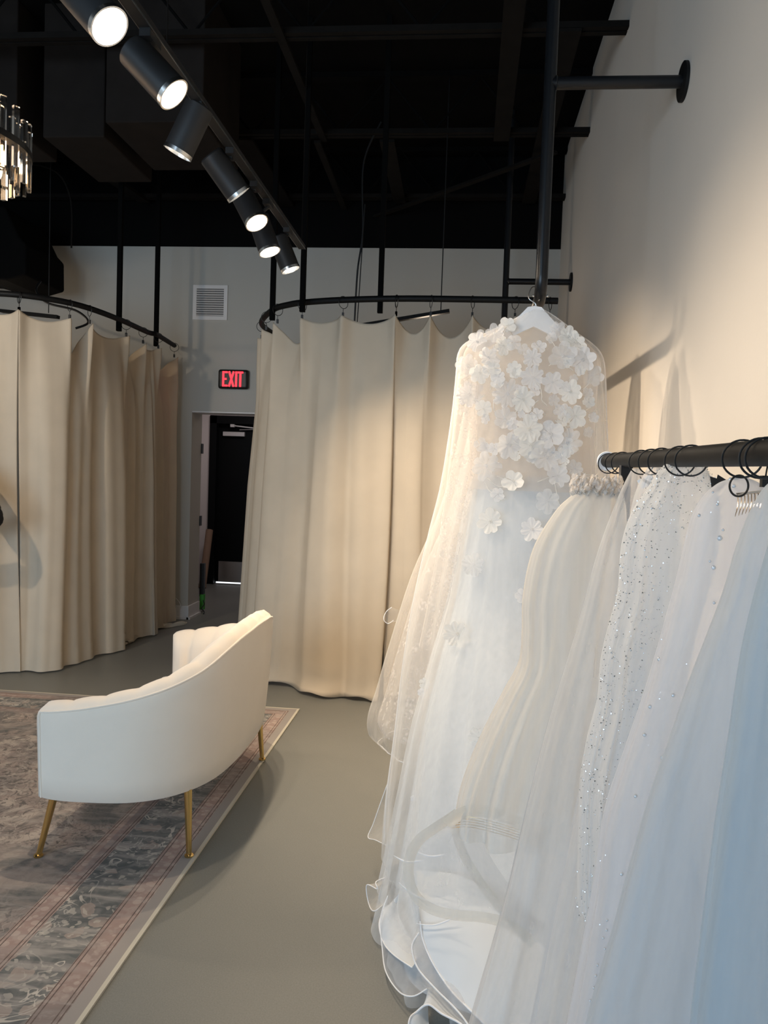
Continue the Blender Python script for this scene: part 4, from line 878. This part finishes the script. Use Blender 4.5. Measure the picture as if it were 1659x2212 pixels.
gm('organza_veil', 'plain pale organza veil hanging right of the ivory gathered veil', M_organza,
   [(1012, 1366, 1380, 1.92, .01), (1040, 1352, 1398, 1.92, .03), (1090, 1330, 1410, 1.92, .04), (1200, 1290, 1405, 1.9, .05), (1350, 1250, 1395, 1.88, .07), (1550, 1190, 1380, 1.85, .09), (1750, 1140, 1370, 1.82, .10), (1950, 1095, 1360, 1.8, .12), (2100, 1055, 1350, 1.78, .13), (2260, 1010, 1340, 1.75, .14), (2420, 975, 1330, 1.73, .15)], folds=7, amp=.05, famp=.025, seed=47)
tt = aY(1396, 1040, 1.86); b = MB(); b.box(tt, (.035, .002, .022), Matrix.Rotation(-.5, 3, 'Y')); tg = thing('price_tag', 'small white printed tag clipped at the top of the organza veil', 'tag', tt); b.build('paper', M_label, tg, smooth=False)
for k in range(7): b = MB(); b.box(tt+Vector((-.012+k*.004, -.0014, .006-.0022*k)), (.0014, .0006, .012), Matrix.Rotation(-.5, 3, 'Y')); b.build('bar_line', M_ring, tg, smooth=False)
gm('tulle_veil', 'soft white tulle veil bunched behind the glitter veil', M_organza,
   [(1000, 1410, 1416, 1.78, .01), (1020, 1395, 1430, 1.78, .03), (1080, 1370, 1450, 1.78, .04), (1200, 1350, 1470, 1.77, .05), (1500, 1300, 1480, 1.74, .08), (1800, 1240, 1480, 1.7, .1), (2100, 1180, 1470, 1.66, .12), (2420, 1120, 1460, 1.62, .14)], folds=6, amp=.05, famp=.02, seed=48)
# glitter veil
t, L, o = gm('glitter_veil', 'pale glitter tulle veil covered with silver flecks', M_spark,
   [(980, 1472, 1490, 1.6, .02), (990, 1455, 1505, 1.6, .03), (1015, 1428, 1525, 1.6, .04), (1060, 1398, 1545, 1.6, .05), (1110, 1366, 1550, 1.6, .06), (1180, 1344, 1545, 1.6, .065), (1280, 1336, 1520, 1.6, .07), (1350, 1318, 1500, 1.59, .07), (1430, 1300, 1480, 1.58, .08), (1520, 1292, 1465, 1.57, .08), (1620, 1268, 1445, 1.56, .09), (1700, 1256, 1430, 1.55, .09), (1830, 1252, 1420, 1.54, .1), (1962, 1250, 1410, 1.53, .1)], folds=7, amp=.05, famp=.02, seed=52)
rq = random.Random(5); mb = MB(); fv = L.front()
for _ in range(3200):
    v = rq.choice(fv); v = v+Vector((rq.uniform(-.004, .004), -.003, rq.uniform(-.006, .006))); r = rq.choice((.0006, .0007, .0009, .0012, .0019))
    nn = Vector((rq.uniform(-1, 1), -1.2, rq.uniform(-1, 1))).normalized(); u = nn.orthogonal().normalized(); w = nn.cross(u); 
    mb.add([v+u*r, v+w*r, v-u*r, v-w*r, v+nn*r*.6, v-nn*r*.6], [(0, 1, 4), (1, 2, 4), (2, 3, 4), (3, 0, 4), (1, 0, 5), (2, 1, 5), (3, 2, 5), (0, 3, 5)])
tag(mb.build('glitter', M_seq, t, smooth=False), kind='stuff')
# pearl veil with comb
t, L, o = gm('pearl_veil', 'white tulle veil scattered with pearls and fitted with a silver hair comb', M_pale,
   [(1032, 1590, 1612, 1.32, .02), (1045, 1555, 1640, 1.32, .03), (1075, 1522, 1660, 1.32, .04), (1110, 1502, 1668, 1.32, .045), (1150, 1490, 1670, 1.32, .05), (1250, 1468, 1660, 1.32, .055), (1350, 1442, 1650, 1.32, .06), (1500, 1400, 1640, 1.31, .065), (1650, 1350, 1620, 1.3, .07), (1780, 1310, 1600, 1.3, .08), (1950, 1285, 1580, 1.29, .08), (2120, 1255, 1560, 1.28, .09), (2420, 1200, 1540, 1.26, .1)], folds=6, amp=.05, famp=.016, seed=57)
for px, py, r in [(1548, 1087, 3.6), (1508, 1114, 4), (1560, 1148, 3), (1553, 1162, 6), (1532, 1214, 3), (1539, 1219, 5), (1540, 1296, 3.5), (1547, 1321, 2.5), (1405, 1412, 5), (1502, 1443, 3), (1493, 1472, 3), (1497, 1476, 4), (1453, 1493, 4.5), (1404, 1521, 4.5), (1392, 1584, 4.5), (1430, 1632, 6.5), (1369, 1723, 4.5), (1402, 1744, 4.5), (1342, 1884, 4.5), (1576, 1035, 4.5), (1583, 1049, 4.5), (1538, 1063, 3), (1311, 1981, 3), (1314, 2000, 3), (1301, 2025, 3), (1308, 2043, 3), (1289, 2080, 3), (1290, 2096, 3), (1278, 2138, 3), (1272, 2160, 3)]:
    v = L.hit(px, py, .004); b = MB(); b.sphere(v, r*v.y/FPX*.95, 12, 8); b.build('pearl', M_pearl, t)
cp = aY(1616, 1092, 1.25)
cb = MB(); cb.tube([aY(1590, 1068, 1.25), aY(1648, 1062, 1.25)], .0022, 8)
for k in range(8):
    a = aY(1594+7.4*k, 1067-.7*k, 1.25); c = aY(1588+7.4*k, 1116-2.0*k, 1.235); m_ = (a+c)/2+Vector((.001, -.003, 0)); cb.tube(catmull([a, m_, c], 10), [.0011]*7+[.0009, .0007, .0004], 6)
tag(cb.build('hair_comb', M_silver, t), 'silver comb with eight teeth')
bw = MB()
for k in range(5):
    g = k*1.1; c = aY(1538+6*(k % 3)+k*2, 1055-5*k*.8, 1.4); bw.add([c, c+Vector((.010*math.cos(g), -.004, .011)), c+Vector((.014, -.002, -.004*math.cos(g))), c+Vector((-.006, -.003, -.008))], [(0, 1, 2), (0, 2, 3), (0, 3, 1), (1, 3, 2)])
tag(bw.build('black_clip', M_ring, smooth=False), 'small jagged black clip at the left shoulder of the pearl veil', 'clip')
b = MB(); q = aY(1652, 1040, 1.15); b.box(q, (.010, .01, .016)); b.tube([q, q+Vector((.004, 0, .035))], .0012, 6); b.tube([q+Vector((-.004, 0, -.006)), q+Vector((.02, 0, .004))], .0015, 6); tag(b.build('ring_clip', M_ring), 'black ring clip at the right frame edge above the comb', 'clip')
# veils with a blue tint, nearest the camera
gm('blue_tinted_veil', 'long tulle veil tinted pale grey blue, falling in straight folds at the right', M_blue,
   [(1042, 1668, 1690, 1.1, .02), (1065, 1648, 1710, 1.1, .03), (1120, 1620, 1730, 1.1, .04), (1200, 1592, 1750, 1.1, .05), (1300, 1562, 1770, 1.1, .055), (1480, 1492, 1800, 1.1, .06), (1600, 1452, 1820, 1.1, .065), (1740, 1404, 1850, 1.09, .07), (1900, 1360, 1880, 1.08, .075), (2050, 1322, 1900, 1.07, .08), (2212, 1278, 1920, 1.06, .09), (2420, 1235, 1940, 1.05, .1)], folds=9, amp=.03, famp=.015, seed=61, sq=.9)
gm('blue_tinted_veil', 'tulle veil of deeper blue tint nearest the camera at the right edge', M_blue2,
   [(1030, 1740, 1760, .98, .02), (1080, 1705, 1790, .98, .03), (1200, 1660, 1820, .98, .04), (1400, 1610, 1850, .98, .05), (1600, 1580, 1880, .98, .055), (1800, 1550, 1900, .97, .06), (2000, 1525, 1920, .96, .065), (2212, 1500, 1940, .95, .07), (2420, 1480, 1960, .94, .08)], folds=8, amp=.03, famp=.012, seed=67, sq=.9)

# ------------------------------------------------------------------ person cut by the left edge
ps = thing('person', 'person in a black top with white dots, elbow out, at the left edge', 'person', (-3.38, 4.95, 0))
def skin(name, pts, edges, radii, mat, parent, root=0, sub=2):
    me = bpy.data.meshes.new(name); me.from_pydata(pts, edges, []); me.materials.append(mat)
    o = bpy.data.objects.new(name, me); COL.objects.link(o); o.parent = parent; o.matrix_parent_inverse = Matrix.Translation(-Vector(parent.location))
    o.modifiers.new('s', 'SKIN'); sv = me.skin_vertices[0].data
    for i, r in enumerate(radii): sv[i].radius = (r, r) if not isinstance(r, tuple) else r
    sv[root].use_root = True; o.modifiers['s'].use_smooth_shade = True
    m = o.modifiers.new('u', 'SUBSURF'); m.levels = sub; m.render_levels = sub
    return o
bx, by = -3.38, 4.95
def P_(x, y, z): return (bx+x, by+y, z)
el = aY(13, 1128, 4.9)
pts = [P_(0, 0, .95), P_(0, 0, 1.15), P_(0, 0, 1.34), P_(0, 0, 1.44), P_(0, -.01, 1.51), P_(0, -.02, 1.60), P_(0, -.015, 1.67),
       P_(.16, 0, 1.39), (el.x-.045, el.y, el.z), P_(.12, -.16, 1.03), P_(-.16, 0, 1.39), P_(-.22, .02, 1.12), P_(-.22, -.05, .88),
       P_(.09, 0, .86), P_(.10, -.01, .48), P_(.10, .02, .08), P_(.11, -.12, .045), P_(-.09, 0, .86), P_(-.10, -.01, .48), P_(-.10, .02, .08), P_(-.11, -.12, .045)]
ed = [(0, 1), (1, 2), (2, 3), (3, 4), (4, 5), (5, 6), (2, 7), (7, 8), (8, 9), (2, 10), (10, 11), (11, 12), (0, 13), (13, 14), (14, 15), (15, 16), (0, 17), (17, 18), (18, 19), (19, 20)]
ra_ = [(.15, .11), (.125, .095), (.15, .10), .055, .05, .085, .075, .055, .038, .028, .055, .038, .028, .085, .055, .038, .028, .085, .055, .038, .028]
skin('body', pts, ed, ra_, M_skin, ps)
def polka():
    m, n, l = new_mat('black cloth with white dots'); o = n.new('ShaderNodeOutputMaterial'); p = n.new('ShaderNodeBsdfPrincipled'); l.new(p.outputs[0], o.inputs[0]); p.inputs['Roughness'].default_value = .8
    t = n.new('ShaderNodeTexCoord'); v = n.new('ShaderNodeTexVoronoi'); v.inputs['Scale'].default_value = 24; v.inputs['Randomness'].default_value = .35; l.new(t.outputs['Object'], v.inputs['Vector'])
    a = n.new('ShaderNodeMath'); a.operation = 'LESS_THAN'; a.inputs[1].default_value = .27; l.new(v.outputs['Distance'], a.inputs[0])
    mx = n.new('ShaderNodeMix'); mx.data_type = 'RGBA'; mx.inputs[6].default_value = (.006, .006, .008, 1); mx.inputs[7].default_value = (.7, .68, .64, 1); l.new(a.outputs[0], mx.inputs[0]); l.new(mx.outputs[2], p.inputs['Base Color']); return m
tp = [P_(0, 0, .86), P_(0, 0, 1.0), P_(0, 0, 1.14), P_(0, 0, 1.32), P_(0, 0, 1.42), P_(.17, 0, 1.385), (el.x-.045, el.y, el.z), P_(.17, -.12, 1.06), P_(-.17, 0, 1.385), P_(-.22, .02, 1.12), P_(-.22, -.04, .93)]
skin('top', tp, [(0, 1), (1, 2), (2, 3), (3, 4), (3, 5), (5, 6), (6, 7), (3, 8), (8, 9), (9, 10)], [(.20, .15), (.19, .145), (.165, .13), (.185, .13), .075, .08, .056, .046, .08, .058, .046], polka(), ps)
skin('trousers', [P_(0, 0, .90), P_(0, 0, 1.02), P_(.09, 0, .72), P_(.10, -.01, .45), P_(.10, .02, .10), P_(-.09, 0, .72), P_(-.10, -.01, .45), P_(-.10, .02, .10)], [(0, 1), (0, 2), (2, 3), (3, 4), (0, 5), (5, 6), (6, 7)], [(.175, .13), (.15, .115), .10, .08, .07, .10, .08, .07], M_rod, ps)
mb = MB(); mb.sphere(P_(0, .025, 1.645), .1, 20, 14, (.92, 1.05, 1.12)); mb.sphere(P_(0, .05, 1.52), .085, 16, 12, (1.1, .7, 1.3)); mb.build('hair', M_hair, ps)
mb = MB(); mb.sphere(P_(0, -.022, 1.605), .088, 20, 14, (.84, 1.02, 1.22)); mb.sphere(P_(0, -.05, 1.545), .045, 12, 8, (.9, .8, .8)); mb.build('head', M_skin, ps)
for sx in (-1, 1): mb = MB(); mb.sphere(P_(sx*.105, -.05, .045), .045, 14, 10, (.95, 2.5, .95)); mb.build('shoe', M_rod, ps)
for sx in (-1, 1):
    h0 = P_(.12, -.18, 1.01) if sx > 0 else P_(-.22, -.06, .84); mb = MB(); base = Vector(h0)
    mb.sphere(base, .035, 12, 8, (1, .6, 1.2))
    for k in range(4): a = base+Vector((-.024+.016*k, -.008, -.03)); mb.tube([a, a+Vector((0, -.012, -.035)), a+Vector((0, -.002, -.06+.006*abs(k-1.5)))], [.009, .008, .006], 8)
    mb.tube([base+Vector((.03*-sx, -.01, .0)), base+Vector((.045*-sx, -.025, -.03))], [.010, .008], 8); mb.build('hand', M_skin, ps)
mb = MB(); hcn = Vector(P_(0, -.112, 1.60)); mb.sphere(hcn, .013, 8, 6, (.7, 1, 1.6)); 
for sx in (-1, 1): mb.sphere(hcn+Vector((sx*.032, .012, .03)), .011, 8, 6, (1.3, .6, .7))
mb.sphere(hcn+Vector((0, .006, -.045)), .016, 8, 6, (1.5, .5, .4)); mb.build('face', M_skin, ps)

# ------------------------------------------------------------------ light
w = bpy.data.worlds.new('sky'); S.world = w; w.use_nodes = True; bg = w.node_tree.nodes['Background']; bg.inputs[0].default_value = (.62, .80, 1., 1); bg.inputs[1].default_value = 1.2
ad = bpy.data.lights.new('daylight', 'AREA'); ad.shape = 'RECTANGLE'; ad.size = wx1-wx0; ad.size_y = wz1-wz0; ad.energy = 215; ad.color = (.60, .80, 1.)
ao = bpy.data.objects.new('daylight', ad); COL.objects.link(ao); ao.location = ((wx0+wx1)/2, YF-.25, (wz0+wz1)/2); ao.rotation_euler = (math.radians(90), 0, 0)
pd = bpy.data.lights.new('hall_lamp', 'AREA'); pd.size = .5; pd.energy = 7; pd.color = (1., .88, .85)
po = bpy.data.objects.new('hall_lamp', pd); COL.objects.link(po); po.location = (-2.5, 8.9, 2.58)
for (x, y) in ((-.3, 6.4), (-4.2, 6.5)):   # the bar lamps of the fitting rooms
    pd = bpy.data.lights.new('room_lamp', 'POINT'); pd.energy = 6; pd.color = (1., .8, .6); pd.shadow_soft_size = .08
    po = bpy.data.objects.new('room_lamp', pd); COL.objects.link(po); po.location = (x, y, 2.6)
pl = bpy.data.lights.new('chandelier_glow', 'POINT'); pl.energy = 12; pl.color = (1., .7, .45); pl.shadow_soft_size = .2
po = bpy.data.objects.new('chandelier_glow', pl); COL.objects.link(po); po.location = (CC.x, CC.y, 2.5)

S.view_settings.view_transform = 'Standard'; S.view_settings.look = 'None'; S.view_settings.gamma = 1; S.view_settings.exposure = 0.0; S.view_settings.use_curve_mapping = False
S.cycles.max_bounces = 8; S.cycles.diffuse_bounces = 4; S.cycles.transparent_max_bounces = 28; S.cycles.adaptive_threshold = .015; S.cycles.transmission_bounces = 8
S.cycles.caustics_reflective = False; S.cycles.caustics_refractive = False; S.cycles.use_denoising = True; S.cycles.sample_clamp_indirect = 4
